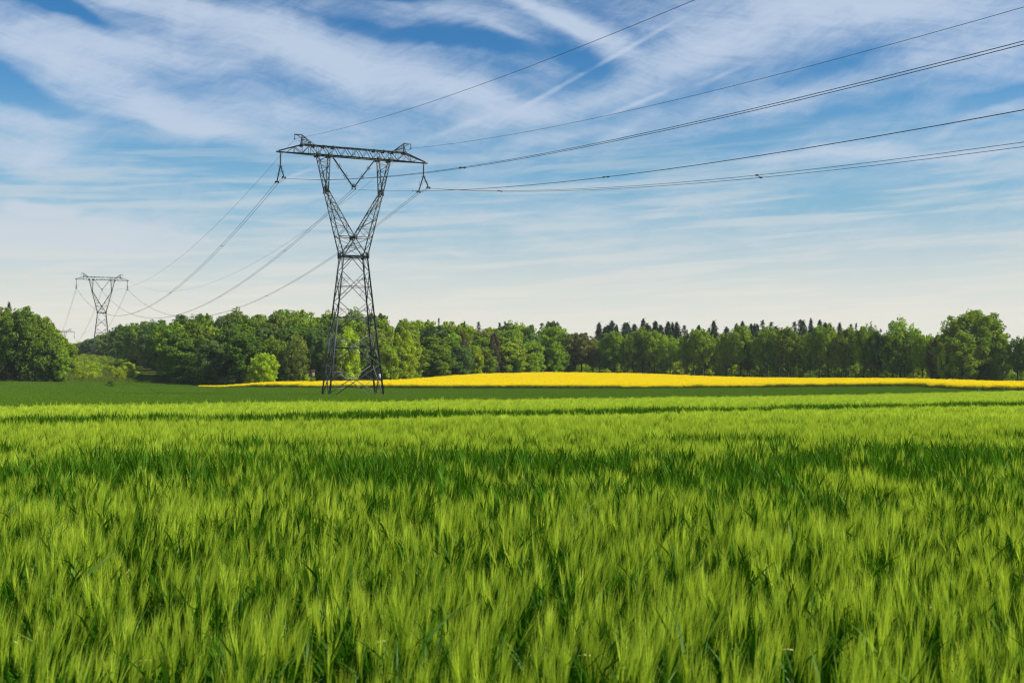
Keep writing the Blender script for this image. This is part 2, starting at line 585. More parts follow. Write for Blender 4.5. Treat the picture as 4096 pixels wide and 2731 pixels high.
def field(name, protos, idx, pts, rot, scl, mats, label, cat):
    """protos: list of Acc; every point (pts) carries one of them"""
    big = Acc()
    vid = []
    for k, a in enumerate(protos):
        base = big.n
        for vv in a.v:
            big.v.append(vv)
        for ff in a.f:
            big.f.append(ff + base)
        big.m += a.m
        big.t += a.t
        big.n += a.n
        vid.append(np.full(a.n, k, dtype=np.int32))
    npt = len(pts)
    nb = big.n
    big.v.append(np.asarray(pts, dtype=np.float32))
    big.t.append(np.zeros(npt, dtype=np.float32))
    big.n += npt
    vid.append(np.full(npt, -1, dtype=np.int32))
    me = big.mesh(name, mats)
    N = big.n

    def attr(nm, typ, key, val, w_):
        a = me.attributes.new(nm, typ, 'POINT')
        full = np.zeros((N, w_), dtype=np.int32 if typ == 'INT' else np.float32)
        full[nb:] = np.asarray(val).reshape(npt, w_)
        a.data.foreach_set(key, full.ravel())
    attr('idx', 'INT', 'value', idx, 1)
    attr('rot', 'FLOAT_VECTOR', 'vector', rot, 3)
    attr('scl', 'FLOAT_VECTOR', 'vector', scl, 3)
    a = me.attributes.new('vid', 'INT', 'POINT')
    a.data.foreach_set('value', np.concatenate(vid))
    o = bpy.data.objects.new(name, me)
    LINK(o)
    ng = bpy.data.node_groups.new(name + '_planting', 'GeometryNodeTree')
    ng.interface.new_socket('Geometry', in_out='INPUT', socket_type='NodeSocketGeometry')
    ng.interface.new_socket('Geometry', in_out='OUTPUT', socket_type='NodeSocketGeometry')
    N_, L_ = ng.nodes, ng.links
    gi = N_.new('NodeGroupInput')
    go = N_.new('NodeGroupOutput')
    jn = N_.new('GeometryNodeJoinGeometry')

    def named(nm, typ):
        n = N_.new('GeometryNodeInputNamedAttribute')
        n.data_type = typ
        n.inputs['Name'].default_value = nm
        return n.outputs['Attribute']

    def eq(sock, k):
        c = N_.new('FunctionNodeCompare')
        c.data_type = 'INT'
        c.operation = 'EQUAL'
        L_.new(sock, c.inputs[2])
        c.inputs[3].default_value = k
        return c.outputs[0]
    s_vid, s_idx = named('vid', 'INT'), named('idx', 'INT')
    e2r = N_.new('FunctionNodeEulerToRotation')
    L_.new(named('rot', 'FLOAT_VECTOR'), e2r.inputs[0])
    s_scl = named('scl', 'FLOAT_VECTOR')

    def sepg(k):
        s = N_.new('GeometryNodeSeparateGeometry')
        s.domain = 'POINT'
        L_.new(gi.outputs[0], s.inputs[0])
        L_.new(eq(s_vid, k), s.inputs[1])
        return s.outputs[0]
    points = sepg(-1)
    for k in range(len(protos)):
        ip = N_.new('GeometryNodeInstanceOnPoints')
        L_.new(points, ip.inputs['Points'])
        L_.new(eq(s_idx, k), ip.inputs['Selection'])
        L_.new(sepg(k), ip.inputs['Instance'])
        L_.new(e2r.outputs[0], ip.inputs['Rotation'])
        L_.new(s_scl, ip.inputs['Scale'])
        L_.new(ip.outputs[0], jn.inputs[0])
    L_.new(jn.outputs[0], go.inputs[0])
    mod = o.modifiers.new('planting', 'NODES')
    mod.node_group = ng
    tag(o, label, cat, kind='stuff')
    return o


def rng(seed):
    return np.random.default_rng(seed)


def rand_dirs(r, n, spread, lean=(0, 0)):
    a = r.normal(0, spread, (n, 2)) + np.array(lean)
    return norm(np.concatenate([a, np.ones((n, 1))], 1))


def side_of(D, r):
    n = len(D)
    a = r.uniform(0, 2 * PI, n)
    s = np.stack([np.cos(a), np.sin(a), np.zeros(n)], 1)
    return norm(s - D * (s * D).sum(1, keepdims=True))


def jgrid(r, n, size):
    k = int(math.ceil(math.sqrt(n)))
    g = (np.stack(np.meshgrid(np.arange(k), np.arange(k)), 2).reshape(-1, 2) + r.uniform(0, 1, (k * k, 2))) / k * size - size / 2
    return g[r.permutation(k * k)[:n]]


def wave(P, seed, wl, size):
    """smooth bumps that repeat with the tile"""
    r = rng(seed)
    h = np.zeros(len(P))
    for _ in range(7):
        kx, ky = r.integers(-wl, wl + 1, 2)
        h += np.cos(2 * PI * (kx * P[:, 0] + ky * P[:, 1]) / size + r.uniform(0, 6.28))
    return h / 2.6


def barley(seed, n, n_awn, aw, n_leaf, lw, stems=True, seg=2, ears=1.0, hollow=0.11):
    """one square metre of barley: plants stand in tufts that lean their own way, with hollows between"""
    r = rng(seed)
    a = Acc()
    P = jgrid(r, n, 1.0)
    nt = 13
    T0 = jgrid(r, nt, 1.0)
    dT = P[:, None, :] - T0[None, :, :]
    dT -= np.round(dT)
    dist = np.sqrt((dT ** 2).sum(2))
    own = dist.argmin(1)
    dmin = dist.min(1)
    lean_t = r.normal(0, 0.065, (nt, 2)) + np.array([0.02, 0.0])
    h_t = r.normal(0, 0.065, nt)
    P = P - dT[np.arange(n), own] * 0.30
    h = 0.77 + h_t[own] - 1.15 * np.clip(dmin - 0.05, 0, 1) ** 1.2 + r.normal(0, 0.035, n)
    B = np.concatenate([P, np.zeros((n, 1))], 1)
    tint = np.clip(0.5 + r.normal(0, 0.13, nt)[own] + r.normal(0, 0.13, n), 0, 1)
    bend = np.concatenate([lean_t[own] * 0.7 - dT[np.arange(n), own] * -0.18 + r.normal(0, 0.028, (n, 2)), np.zeros((n, 1))], 1)
    top = B + bend + np.stack([0 * h, 0 * h, h - 0.22], 1)
    if stems:
        D = norm(top - B)
        a.strips(B + D * 0.25, D, np.linalg.norm(top - B, axis=1) - 0.2, np.full(n, lw * 0.34), side_of(D, r), bend * 0.1, 1, 2, tint * 0.7)
    he = r.uniform(0, 1, n) < ears * np.clip(1.0 - (dmin - hollow) * 9.0, 0.12, 1)
    T, tt = top[he], tint[he]
    m = len(T)
    if m:
        De = norm(np.concatenate([bend[he, :2] * 1.9, np.ones((m, 1))], 1) + r.normal(0, 0.06, (m, 3)))
        for q in range(2):
            a.strips(T, De, np.full(m, 0.10), np.full(m, lw * 0.75), side_of(De, r), De * 0, 2, 1, tt, belly=0.45)
        k = n_awn
        Ta = np.repeat(T, k, 0) + np.repeat(De, k, 0) * r.uniform(0.0, 0.085, (m * k, 1))
        Da = norm(np.repeat(De, k, 0) + r.normal(0, 0.105, (m * k, 3)))
        La = r.uniform(0.12, 0.19, m * k)
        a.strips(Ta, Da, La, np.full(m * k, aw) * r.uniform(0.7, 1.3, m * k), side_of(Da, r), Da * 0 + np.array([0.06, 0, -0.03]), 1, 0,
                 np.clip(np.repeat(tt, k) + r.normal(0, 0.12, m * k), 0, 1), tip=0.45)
    nl = int(n * n_leaf)
    pick = r.integers(0, n, nl)
    zb = r.uniform(0.12, 0.88, nl) * (h[pick] - 0.16)
    Pl = B[pick] + bend[pick] * (zb / h[pick])[:, None]
    Pl[:, 2] = zb
    Dl = rand_dirs(r, nl, 0.26)
    Ll = r.uniform(0.14, 0.26, nl)
    bd = np.stack([Dl[:, 0] * 0.9, Dl[:, 1] * 0.9, -np.abs(r.normal(0.10, 0.15, nl))], 1)
    a.strips(Pl, Dl, Ll, lw * r.uniform(0.75, 1.25, nl), side_of(Dl, r), bd, seg + 1, 2, np.clip(tint[pick] * 0.6 + r.uniform(0, 0.5, nl), 0, 1), belly=0.45)
    # broader dark leaves reach up between the ears
    nf = max(3, int(n * 0.10))
    pick = r.integers(0, n, nf)
    Dl = rand_dirs(r, nf, 0.24)
    Pl = B[pick] + np.array([0, 0, 1.0]) * (h[pick] - 0.34)[:, None]
    a.strips(Pl, Dl, r.uniform(0.18, 0.34, nf), lw * r.uniform(1.1, 1.9, nf), side_of(Dl, r), np.stack([Dl[:, 0], Dl[:, 1], -0.1 + 0 * Dl[:, 0]], 1) * 0.5, seg + 1, 3, r.uniform(0.2, 0.9, nf), belly=0.45)
    # a few dry, bleached leaf scraps
    if aw < 0.0035:
        P = np.concatenate([r.uniform(-0.5, 0.5, (3, 2)), r.uniform(0.34, 0.58, (3, 1))], 1)
        D = norm(np.concatenate([r.normal(0, 1, (3, 2)), r.normal(-0.1, 0.3, (3, 1))], 1))
        a.strips(P, D, r.uniform(0.03, 0.075, 3), np.full(3, lw * 0.8), side_of(D, r), D * 0 + np.array([0, 0, -0.25]), 2, 4, r.uniform(0.3, 0.9, 3), belly=0.4)
    return a


def leafy(seed, n, lw, seg=2, h0=0.62, per=4, L0=(0.22, 0.38), spread=0.2):
    """standing green shoots without ears"""
    r = rng(seed)
    a = Acc()
    P = jgrid(r, n, 1.0)
    wv = wave(P, seed + 5, 2, 1.0)
    h = h0 + 0.05 * wv + r.normal(0, 0.05, n)
    pick = np.repeat(np.arange(n), per)
    m = len(pick)
    zb = h[pick] * r.uniform(0.30, 0.75, m)
    Pl = np.stack([P[pick, 0], P[pick, 1], zb], 1)
    Dl = rand_dirs(r, m, spread)
    Ll = r.uniform(*L0, m)
    a.strips(Pl, Dl, Ll, lw * r.uniform(0.8, 1.25, m), side_of(Dl, r), np.stack([Dl[:, 0] * 0.5, Dl[:, 1] * 0.5, -np.abs(r.normal(0, 0.08, m))], 1), seg, 3, r.uniform(0.1, 0.9, m), belly=0.5)
    B = np.stack([P[:, 0], P[:, 1], np.zeros(n)], 1)
    D = rand_dirs(r, n, 0.05)
    a.strips(B, D, h, np.full(n, lw * 0.4), side_of(D, r), D * 0, 1, 3, r.uniform(0.1, 0.5, n))
    return a


# front field: barley
EDGE = lambda x: 52 + (x + 22) * 95.0 / 85.0          # far edge of the barley


def band_lines(x):
    # front side of the darker strips that run across the field
    return (33.5 + (x + 14) * 0.70, 20.3 + (x + 8.5) * 3.2 / 15.1, 14.0 + (x + 7) * 1.8 / 15.5, 17.4 + (x + 7) * 3.0 / 15.5)


near = [barley(11 + k, 215, 20, 0.0024, 4.6, 0.0145, hollow=0.065) for k in range(5)]
mid = [barley(31 + k, 210, 12, 0.0042, 2.4, 0.014, seg=1) for k in range(4)]
far = [barley(51 + k, 240, 8, 0.0075, 0.9, 0.018, stems=False, seg=1) for k in range(4)]
lf_near = [leafy(71 + k, 150, 0.026, 3, 0.60, 4, (0.24, 0.46), 0.24) for k in range(3)]
lf_mid = [leafy(81 + k, 150, 0.028, 2, 0.64) for k in range(2)]
lf_far = [leafy(91 + k, 130, 0.034, 2, 0.68) for k in range(2)]
thin = [barley(101 + k, 210, 16, 0.0030, 3.6, 0.016, ears=0.5) for k in range(3)]
PROT = near + mid + far + lf_near + lf_mid + lf_far + thin
o0 = dict(near=0, mid=5, far=9, ln=13, lm=16, lfar=18, thin=20)
r = rng(3)
pts, idx, rot, scl = [], [], [], []
for yy in np.arange(0.5, 176.0, 1.0):
    hw = 0.44 * yy + (4.5 if yy < 30 else 9.0)
    for xx in np.arange(math.floor(-hw), hw + 1, 1.0):
        if yy > EDGE(xx):
            continue
        if yy < 1.2 and abs(xx) < 0.6:
            continue
        b1, b2, b3, b3e = band_lines(xx)
        wob = 0.5 * math.sin(xx * 0.7) + 0.35 * math.sin(xx * 1.9 + 1)
        zs, kind, dz = 1.0, 'b', 0.0
        d1, d2, d3 = yy - b1, yy - b2 - wob * 0.5, yy - b3 - wob
        if 0 <= d1 < 2.2:
            kind = 'l'
        elif -7 < d1 < 0:
            zs = 1.0 + d1 * 0 - 0.34 * (1 + d1 / 7.0)
        if 0 <= d2 < 0.9 and r.uniform() < 0.85:
            kind, zs = 'l', 0.97
        elif -3.5 < d2 < 0:
            zs = 1.0 - 0.17 * (1 + d2 / 3.5)
        if -0.4 <= d3 and yy < b3e:
            kind, zs = ('l' if r.uniform() < 0.8 else 't'), 1.06
        elif -6.0 < d3 < -0.4:
            pr = 0.75 * (1 + (d3 + 0.4) / 5.6)
            kind = 'l' if r.uniform() < pr * 0.62 else ('t' if r.uniform() < 0.7 else 'b')
            zs = 0.96
        elif b3e <= yy < b3e + 1.6:
            zs = 0.84
        if -9.5 < d3 <= -6.0 and kind == 'b' and r.uniform() < 0.35:
            kind = 't'
        if kind == 'b':
            k = o0['near'] + r.integers(0, 5) if yy < 13 else (o0['mid'] + r.integers(0, 4) if yy < 34 else o0['far'] + r.integers(0, 4))
        elif kind == 't':
            k = o0['thin'] + r.integers(0, 3)
        else:
            k = o0['ln'] + r.integers(0, 3) if yy < 19 else (o0['lm'] + r.integers(0, 2) if yy < 32 else o0['lfar'] + r.integers(0, 2))
        pts.append((xx + r.uniform(-0.12, 0.12), yy + r.uniform(-0.12, 0.12), dz))
        idx.append(k)
        rot.append((r.normal(0, 0.02), r.normal(0, 0.02), r.normal(0, 0.18)))
        s = r.uniform(1.02, 1.14)
        slow = 0.035 * math.sin(xx * 0.55 + yy * 0.23) + 0.03 * math.sin(xx * 0.21 - yy * 0.61 + 2)
        scl.append((s, s, zs * (r.uniform(0.955, 1.045) + slow)))
pts = np.array(pts)
pts[:, 2] += ground(pts[:, 0], pts[:, 1]) - 0.01
barley_o = field('barley', PROT, idx, pts, rot, scl, [M_AWN, M_EAR, M_BLADE, M_DEEP, M_STRAW], 'bright green bearded barley filling the front field', 'barley')

# middle field: short green wheat
uF = np.array([p[0] for p in RF], float)
dF = np.array([p[2] for p in RF], float)


def wheat_back(u):
    return np.where(u < 800, np.interp(u, [-900, 0, 700, 800], [318, 320, 316, 289]), np.interp(u, uF, dF + 0.5))


wh = []
for k in range(3):
    r = rng(200 + k)
    a = Acc()
    n = 2200
    P = jgrid(r, n, 3.0)
    D = rand_dirs(r, n, 0.35)
    a.strips(np.stack([P[:, 0], P[:, 1], np.zeros(n)], 1), D, r.uniform(0.28, 0.46, n), np.full(n, 0.045), side_of(D, r), np.stack([D[:, 0], D[:, 1], -0.15 + 0 * D[:, 0]], 1) * 0.6, 2, 0, r.uniform(0, 1, n), belly=0.4)
    wh.append(a)
r = rng(5)
pts, idx, rot, scl = [], [], [], []
for yy in np.arange(30, 330, 2.8):
    for xx in np.arange(-0.47 * yy - 14, 0.47 * yy + 14, 2.8):
        if yy < EDGE(xx) + 1.5:
            continue
        u = CU + xx / yy * F
        if yy > wheat_back(u):
            continue
        if 3890 < u < 3965 and yy > 170 + r.uniform(-2, 2):
            continue
        l1 = (yy - 0.10 * xx) % 23.0
        l2 = (yy - 0.10 * xx + 0.02 * xx) % 41.0
        zs = 0.45 if l1 < 2.8 else (0.62 if l2 < 2.8 else 1.0)
        pts.append((xx + r.uniform(-0.2, 0.2), yy + r.uniform(-0.2, 0.2), 0))
        idx.append(r.integers(0, 3))
        rot.append((0, 0, r.integers(0, 4) * PI / 2))
        if abs(xx + 24) < 6.5 and abs(yy - 181) < 5.5:
            zs = 0.9
        scl.append((1.02, 1.02, zs * r.uniform(0.9, 1.12)))
pts = np.array(pts)
pts[:, 2] = ground(pts[:, 0], pts[:, 1]) - 0.01
field('wheat', wh, idx, pts, rot, scl, [M_WHEAT], 'short dark green wheat around the feet of the near pylon', 'wheat')

# rough grass in the cleared gap under the power line
md = []
for k in range(2):
    r = rng(260 + k)
    a = Acc()
    n = 1100
    P = jgrid(r, n, 3.0)
    D = rand_dirs(r, n, 0.4)
    a.strips(np.stack([P[:, 0], P[:, 1], np.zeros(n)], 1), D, r.uniform(0.35, 0.95, n), np.full(n, 0.07), side_of(D, r), np.stack([D[:, 0], D[:, 1], -0.15 + 0 * D[:, 0]], 1) * 0.6, 2, 0, r.uniform(0, 1, n), belly=0.4)
    md.append(a)
M_ROUGH = leaf_mat('rough_grass', (0.150, 0.185, 0.035), 0.3, (1.0, 1.05, 0.6), 0.8)
r = rng(6)
pts, idx, rot, scl = [], [], [], []
for yy in np.arange(317, 640, 2.9):
    for xx in np.arange(px(150, yy), px(800 - max(0, yy - 330) * 1.6, yy), 2.9):
        pts.append((xx + r.uniform(-0.2, 0.2), yy + r.uniform(-0.2, 0.2), 0))
        idx.append(r.integers(0, 2))
        rot.append((0, 0, r.uniform(0, 6.28)))
        scl.append((1.1, 1.1, r.uniform(0.7, 1.2)))
pts = np.array(pts)
pts[:, 2] = ground(pts[:, 0], pts[:, 1]) - 0.01
field('rough_grass', md, idx, pts, rot, scl, [M_ROUGH], 'rough olive grass on the cleared slope below the middle-distance pylon', 'grass')

# far field: rapeseed in flower
rp = []
for k in range(4):
    r = rng(300 + k)
    a = Acc()
    n = 110
    P = jgrid(r, n, 2.0)
    h = r.normal(1.12, 0.08, n)
    B = np.stack([P[:, 0], P[:, 1], np.zeros(n)], 1)
    D = rand_dirs(r, n, 0.08)
    a.strips(B, D, h, np.full(n, 0.030), side_of(D, r), D * 0, 1, 1, r.uniform(0, 1, n))
    m = n * 7
    pick = np.repeat(np.arange(n), 7)
    Pl = B[pick] + D[pick] * (h[pick] * r.uniform(0.15, 0.75, m))[:, None]
    Dl = rand_dirs(r, m, 0.7)
    a.strips(Pl, Dl, r.uniform(0.15, 0.35, m), np.full(m, 0.05), side_of(Dl, r), Dl * 0 + np.array([0, 0, -0.2]), 2, 1, r.uniform(0, 1, m), belly=0.4)
    q = 22
    m = n * q
    pick = np.repeat(np.arange(n), q)
    Pf = B[pick] + D[pick] * (h[pick] - np.abs(r.normal(0, 0.20, m)))[:, None] + r.normal(0, 0.085, (m, 3)) * np.array([1, 1, 0.35])
    s = r.uniform(0.022, 0.045, m)
    A1 = norm(r.normal(0, 1, (m, 3)))
    A2 = norm(np.cross(A1, r.normal(0, 1, (m, 3))))
    v = np.stack([Pf - A1 * s[:, None], Pf - A2 * s[:, None], Pf + A1 * s[:, None], Pf + A2 * s[:, None]], 1).reshape(-1, 3)
    a.add(v, np.arange(m * 4).reshape(m, 4), 0, np.repeat(r.uniform(0, 1, m), 4))
    rp.append(a)
uB = np.array([p[0] for p in RB], float)
dB = np.array([p[2] for p in RB], float)
r = rng(7)
pts, idx, rot, scl = [], [], [], []
for yy in np.arange(185, 352, 1.7):
    for xx in np.arange(-0.28 * yy, 0.47 * yy + 14, 1.7):
        u = CU + xx / yy * F
        if u < 795 or yy < np.interp(u, uF, dF) or yy > np.interp(u, uB, dB) + 2.5:
            continue
        tram = ((yy + 0.06 * xx) % 24.0) < 1.7
        tip = np.clip((u - 780) / 260.0, 0.45, 1.0)
        pts.append((xx + r.uniform(-0.2, 0.2), yy + r.uniform(-0.2, 0.2), 0))
        idx.append(r.integers(0, 4))
        rot.append((0, 0, r.uniform(0, 6.28)))
        s = r.uniform(1.0, 1.1)
        scl.append((s, s, tip * r.uniform(0.94, 1.08) * (0.80 if tram else 1.0)))
pts = np.array(pts)
pts[:, 2] = ground(pts[:, 0], pts[:, 1]) - 0.01
field('rapeseed', rp, idx, pts, rot, scl, [M_PETAL, M_RSTEM], 'bright yellow flowering rapeseed on the low rise before the trees', 'rapeseed')

# ------------------------------------------------------------------ pylons
ZW, ZC, ZE, ZA, ZT, ZP = 21.1, 24.0, 31.0, 36.1, 37.45, 38.9     # waist, crossing, elbow, arm bottom, arm top, peak


def lerp(a, b, t):
    return tuple(a[i] + (b[i] - a[i]) * t for i in range(3))


def legp(sx, sy, z):
    return lerp((sx * 4.2, sy * 2.15, 0), (sx * 1.85, sy * 1.22, ZW), z / ZW)


def lattice(a, A0, A1, B0, B1, n, wd, cross=False, horiz=True, out=(0, 1, 0), skew=1.0):
    """zigzag bracing between chord A0-A1 and chord B0-B1"""
    ts = [(k / n) ** skew for k in range(n + 1)]
    for k in range(n):
        pa, pb = lerp(A0, A1, ts[k]), lerp(B0, B1, ts[k])
        qa, qb = lerp(A0, A1, ts[k + 1]), lerp(B0, B1, ts[k + 1])
        if cross:
            a.angle(pa, qb, wd, out=out)
            a.angle(pb, qa, wd, out=out)
        elif k % 2 == 0:
            a.angle(pa, qb, wd, out=out)
        else:
            a.angle(pb, qa, wd, out=out)
        if horiz and k:
            a.angle(pa, pb, wd * 0.85, out=out)


def make_pylon_meshes():
    parts = []
    for sx in (-1, 1):
        for sy in (-1, 1):
            a = Acc()
            a.angle(legp(sx, sy, -0.3), legp(sx, sy, 11.8), 0.21, out=(-sx, 0, 0))
            a.angle(legp(sx, sy, 11.8), legp(sx, sy, ZW), 0.18, out=(-sx, 0, 0))
            for k in range(14):           # step bolts
                if sx == -1 and sy == -1 or sx == 1 and sy == 1:
                    p = np.array(legp(sx, sy, 4.2 + k * 1.2))
                    a.tube([p, p + np.array([sx * 0.24, 0, 0])], 0.014, 4)
            parts.append(('leg', a))
    br = Acc()
    nodes = [0.0, 4.8, 9.5, 14.2, 18.8]
    hz = [2.45, 7.2, 11.8, 16.5]
    faces = [((-1, -1), (1, -1), (0, -1, 0)), ((-1, 1), (1, 1), (0, 1, 0)), ((-1, -1), (-1, 1), (-1, 0, 0)), ((1, -1), (1, 1), (1, 0, 0))]
    for fi, (c0, c1, o) in enumerate(faces):
        for k in range(4):
            z0, z1 = nodes[k], nodes[k + 1]
            a0, b0, a1, b1 = legp(*c0, z0), legp(*c1, z0), legp(*c0, z1), legp(*c1, z1)
            if k == 0:
                a0, b0 = lerp(a0, b0, 0.07), lerp(a0, b0, 0.93)
            wd = 0.115 if k < 2 else 0.10
            br.angle(a0, b1, wd, out=o)
            br.angle(b0, a1, wd, out=tuple(-x for x in o))
            ha, hb = legp(*c0, hz[k]), legp(*c1, hz[k])
            br.angle(ha, hb, 0.12 if k < 3 else 0.08, out=o)
            if fi < 2:                     # secondary struts
                for (p, q, leg) in ((a0, b1, c0), (b0, a1, c1), (a1, b0, c0), (b1, a0, c1)):
                    m_ = lerp(p, q, 0.25)
                    zz = m_[2]
                    br.angle(m_, legp(*leg, zz + (0.0 if p[2] < q[2] else 0.0)), 0.055, out=o)
                    zt = hz[k]
                    br.angle(m_, legp(*leg, zt), 0.055, out=o)
        mid = lerp(legp(*c0, ZW), legp(*c1, ZW), 0.5)
        br.angle(mid, legp(*c0, 18.8), 0.09, out=o)
        br.angle(mid, legp(*c1, 18.8), 0.09, out=o)
    parts.append(('bracing', br))
    wf = Acc()
    for c0, c1, o in faces:
        wf.angle(legp(*c0, ZW), legp(*c1, ZW), 0.19, out=o)
        wf.angle(legp(*c0, ZW - 0.45), legp(*c1, ZW - 0.25), 0.10, out=o)
    for sx in (-1, 1):
        for sy in (-1, 1):
            p = legp(sx, sy, ZW)
            wf.box((p[0], p[1] + sy * 0.08, p[2] + 0.15), (0.52, 0.05, 0.95))
            wf.box((p[0] + sx * 0.08, p[1], p[2] + 0.1), (0.05, 0.4, 0.8))
    parts.append(('waist_frame', wf))
    for sx in (-1, 1):
        a = Acc()
        w_o = [legp(sx, s, ZW) for s in (-1, 1)]
        w_x = [legp(-sx, s, ZW) for s in (-1, 1)]
        c = [(sx * 0.12, s * 1.08, ZC) for s in (-1, 1)]
        eo = [(sx * 4.42, s * 0.85, ZE) for s in (-1, 1)]
        ei = [(sx * 4.14, s * 0.85, ZE - 0.1) for s in (-1, 1)]
        to = [(sx * 5.65, s * 0.65, ZA) for s in (-1, 1)]
        ti = [(sx * 3.85, s * 0.65, ZA) for s in (-1, 1)]
        for s in (0, 1):
            oo = (0, -1 if s == 0 else 1, 0)
            a.angle(w_o[s], eo[s], 0.17, out=oo)
            a.angle(w_x[s], c[s], 0.15, out=oo)
            a.angle(c[s], ei[s], 0.15, out=oo)
            a.angle(eo[s], to[s], 0.15, out=oo)
            a.angle(ei[s], ti[s], 0.15, out=oo)
            # lower arm web: below the crossing, then between outer and inner chord
            zc = lerp(w_o[s], eo[s], (ZC - ZW) / (ZE - ZW))
            a.angle(zc, c[s], 0.10, out=oo)
            lattice(a, w_o[s], zc, w_x[s], c[s], 2, 0.06, False, True, oo)
            lattice(a, zc, eo[s], c[s], ei[s], 6, 0.07, False, True, oo, 0.85)
            lattice(a, eo[s], to[s], ei[s], ti[s], 5, 0.065, False, True, oo, 0.8)
        for chord0, chord1, n in ((w_o, eo, 9), (c, ei, 6), (eo, to, 5), (ei, ti, 5)):
            lattice(a, chord0[0], chord1[0], chord0[1], chord1[1], n, 0.065, False, True, (sx, 0, 0))
        for s in (0, 1):                   # elbow splice plates
            a.box((eo[s][0] - sx * 0.1, eo[s][1], ZE), (0.40, 0.05, 1.1))
        parts.append(('fork_arm', a))
    gp = Acc()
    for s in (-1, 1):
        gp.box((0, s * 1.12, ZC), (0.62, 0.06, 0.72))
    gp.angle((0.05, -1.08, ZC), (0.05, 1.08, ZC), 0.14)
    parts.append(('centre_gusset', gp))
    ca = Acc()

    def bot(x, s):
        w_ = 0.65 if abs(x) < 5.65 else 0.65 * max(0.06, (11.5 - abs(x)) / 5.85)
        return (x, s * w_, ZA + 0.02 * abs(x) / 11.5)

    def top(x, s):
        if abs(x) <= 8.0:
            return (x, s * 0.5, ZT)
        t_ = (abs(x) - 8.0) / 3.5
        return (x, s * 0.5 * (1 - 0.92 * t_), ZT - (ZT - ZA - 0.18) * t_)
    for s in (-1, 1):
        o = (0, s, 0)
        xs = [-11.5, -5.65, 5.65, 11.5]
        for p, q in zip(xs[:-1], xs[1:]):
            ca.angle(bot(p, s), bot(q, s), 0.17, out=o)
        for p, q in ((-11.5, -8.0), (-8.0, 8.0), (8.0, 11.5)):
            ca.angle(top(p, s), top(q, s), 0.15, out=o)
        step = [-10.3, -9.2, -8.0, -6.85, -5.65, -4.75, -3.85, -2.9, -2.1, -1.3, -0.45, 0.45, 1.3, 2.1, 2.9, 3.85, 4.75, 5.65, 6.85, 8.0, 9.2, 10.3]
        for k, (p, q) in enumerate(zip(step[:-1], step[1:])):
            if k % 2 == 0:
                ca.angle(bot(p, s), top(q, s), 0.075, out=o)
            else:
                ca.angle(top(p, s), bot(q, s), 0.075, out=o)
        for x in (-9.2, -8.0, -6.85, -5.65, -3.85, 0.0, 3.85, 5.65, 6.85, 8.0, 9.2):
            ca.angle(bot(x, s), top(x, s), 0.07, out=o)
        for x in (-5.65, -3.85, 3.85, 5.65):
            ca.box((x, s * 0.70, ZA + 0.02), (0.72, 0.045, 0.62))
        for x in (-8.0, -6.2, -4.7, -3.2, 3.2, 4.7, 6.2, 8.0):
            ca.box((x, s * 0.56, ZT - 0.06), (0.55, 0.04, 0.36))
    for k in range(23):
        x0, x1 = -11.0 + k * 0.957, -11.0 + (k + 1) * 0.957
        ca.angle(bot(x0, -1 if k % 2 else 1), bot(x1, 1 if k % 2 else -1), 0.06)
        if abs(x0) < 8 and abs(x1) < 8:
            ca.angle(top(x0, 1 if k % 2 else -1), top(x1, -1 if k % 2 else 1), 0.055)
    for sx in (-1, 1):
        ca.box((sx * 11.35, 0, ZA + 0.03), (0.95, 0.24, 0.2))
    parts.append(('crossarm', ca))
    for sx in (-1, 1):
        a = Acc()
        ap = (sx * 7.95, 0, ZP)
        for s in (-1, 1):
            a.angle((sx * 8.1, s * 0.5, ZT), ap, 0.12, out=(0, s, 0))
            a.angle((sx * 6.15, s * 0.5, ZT), ap, 0.12, out=(0, s, 0))
            lattice(a, (sx * 8.1, s * 0.5, ZT), ap, (sx * 6.15, s * 0.5, ZT), ap, 4, 0.055, False, True, (0, s, 0))
        lattice(a, (sx * 8.1, -0.5, ZT), ap, (sx * 8.1, 0.5, ZT), ap, 4, 0.05, False, True, (sx, 0, 0))
        a.angle(ap, (sx * 9.15, 0, ZP - 0.02), 0.16, out=(0, 0, 1))
        a.angle((sx * 8.0, 0, ZP - 0.5), (sx * 8.75, 0, ZP - 0.05), 0.09, out=(0, 0, 1))
        a.tube([(sx * 9.1, 0, ZP - 0.05), (sx * 9.1, 0, ZP - 0.62)], 0.05, 5)
        a.box((sx * 9.1, 0, ZP - 0.65), (0.14, 0.34, 0.14))
        th = np.linspace(0, PI, 7)
        a.tube([(sx * (9.1 - 0.45 * (1 - math.cos(x)) / 1.0), 0.1, ZP - 0.66 - 0.28 * math.sin(x)) for x in th], 0.02, 4)
        parts.append(('earth_peak', a))
    return parts


def rod_string(a, p, q, n, r0=0.085):
    """long-rod insulators end to end, with sheds and arcing horns at the joints"""
    p, q = np.array(p, float), np.array(q, float)
    d = q - p
    L = np.linalg.norm(d)
    d /= L
    h = np.cross(d, (0, 1, 0.3))
    h /= np.linalg.norm(h)
    for k in range(n):
        s0, s1 = p + d * L * (k + 0.06) / n, p + d * L * (k + 0.94) / n
        m = 22
        rad = [r0 * (1.25 if i % 2 else 0.8) for i in range(m)]
        a.tube([s0 + (s1 - s0) * i / (m - 1) for i in range(m)], rad, 7, 0)
    for k in range(n + 1):
        c = p + d * L * k / n
        a.tube([c - d * L * 0.06 / n, c + d * L * 0.06 / n], 0.05, 6, 1)
        for sg in (-1, 1):
            for ty in ((0,) if k in (0, n) else (-1, 1)):
                e = c + h * 0.30 * sg + d * (0.16 * ty)
                a.tube([c + d * 0.03 * ty, e, e + d * (0.14 * (ty or (1 if k == 0 else -1)))], 0.022, 4, 1)


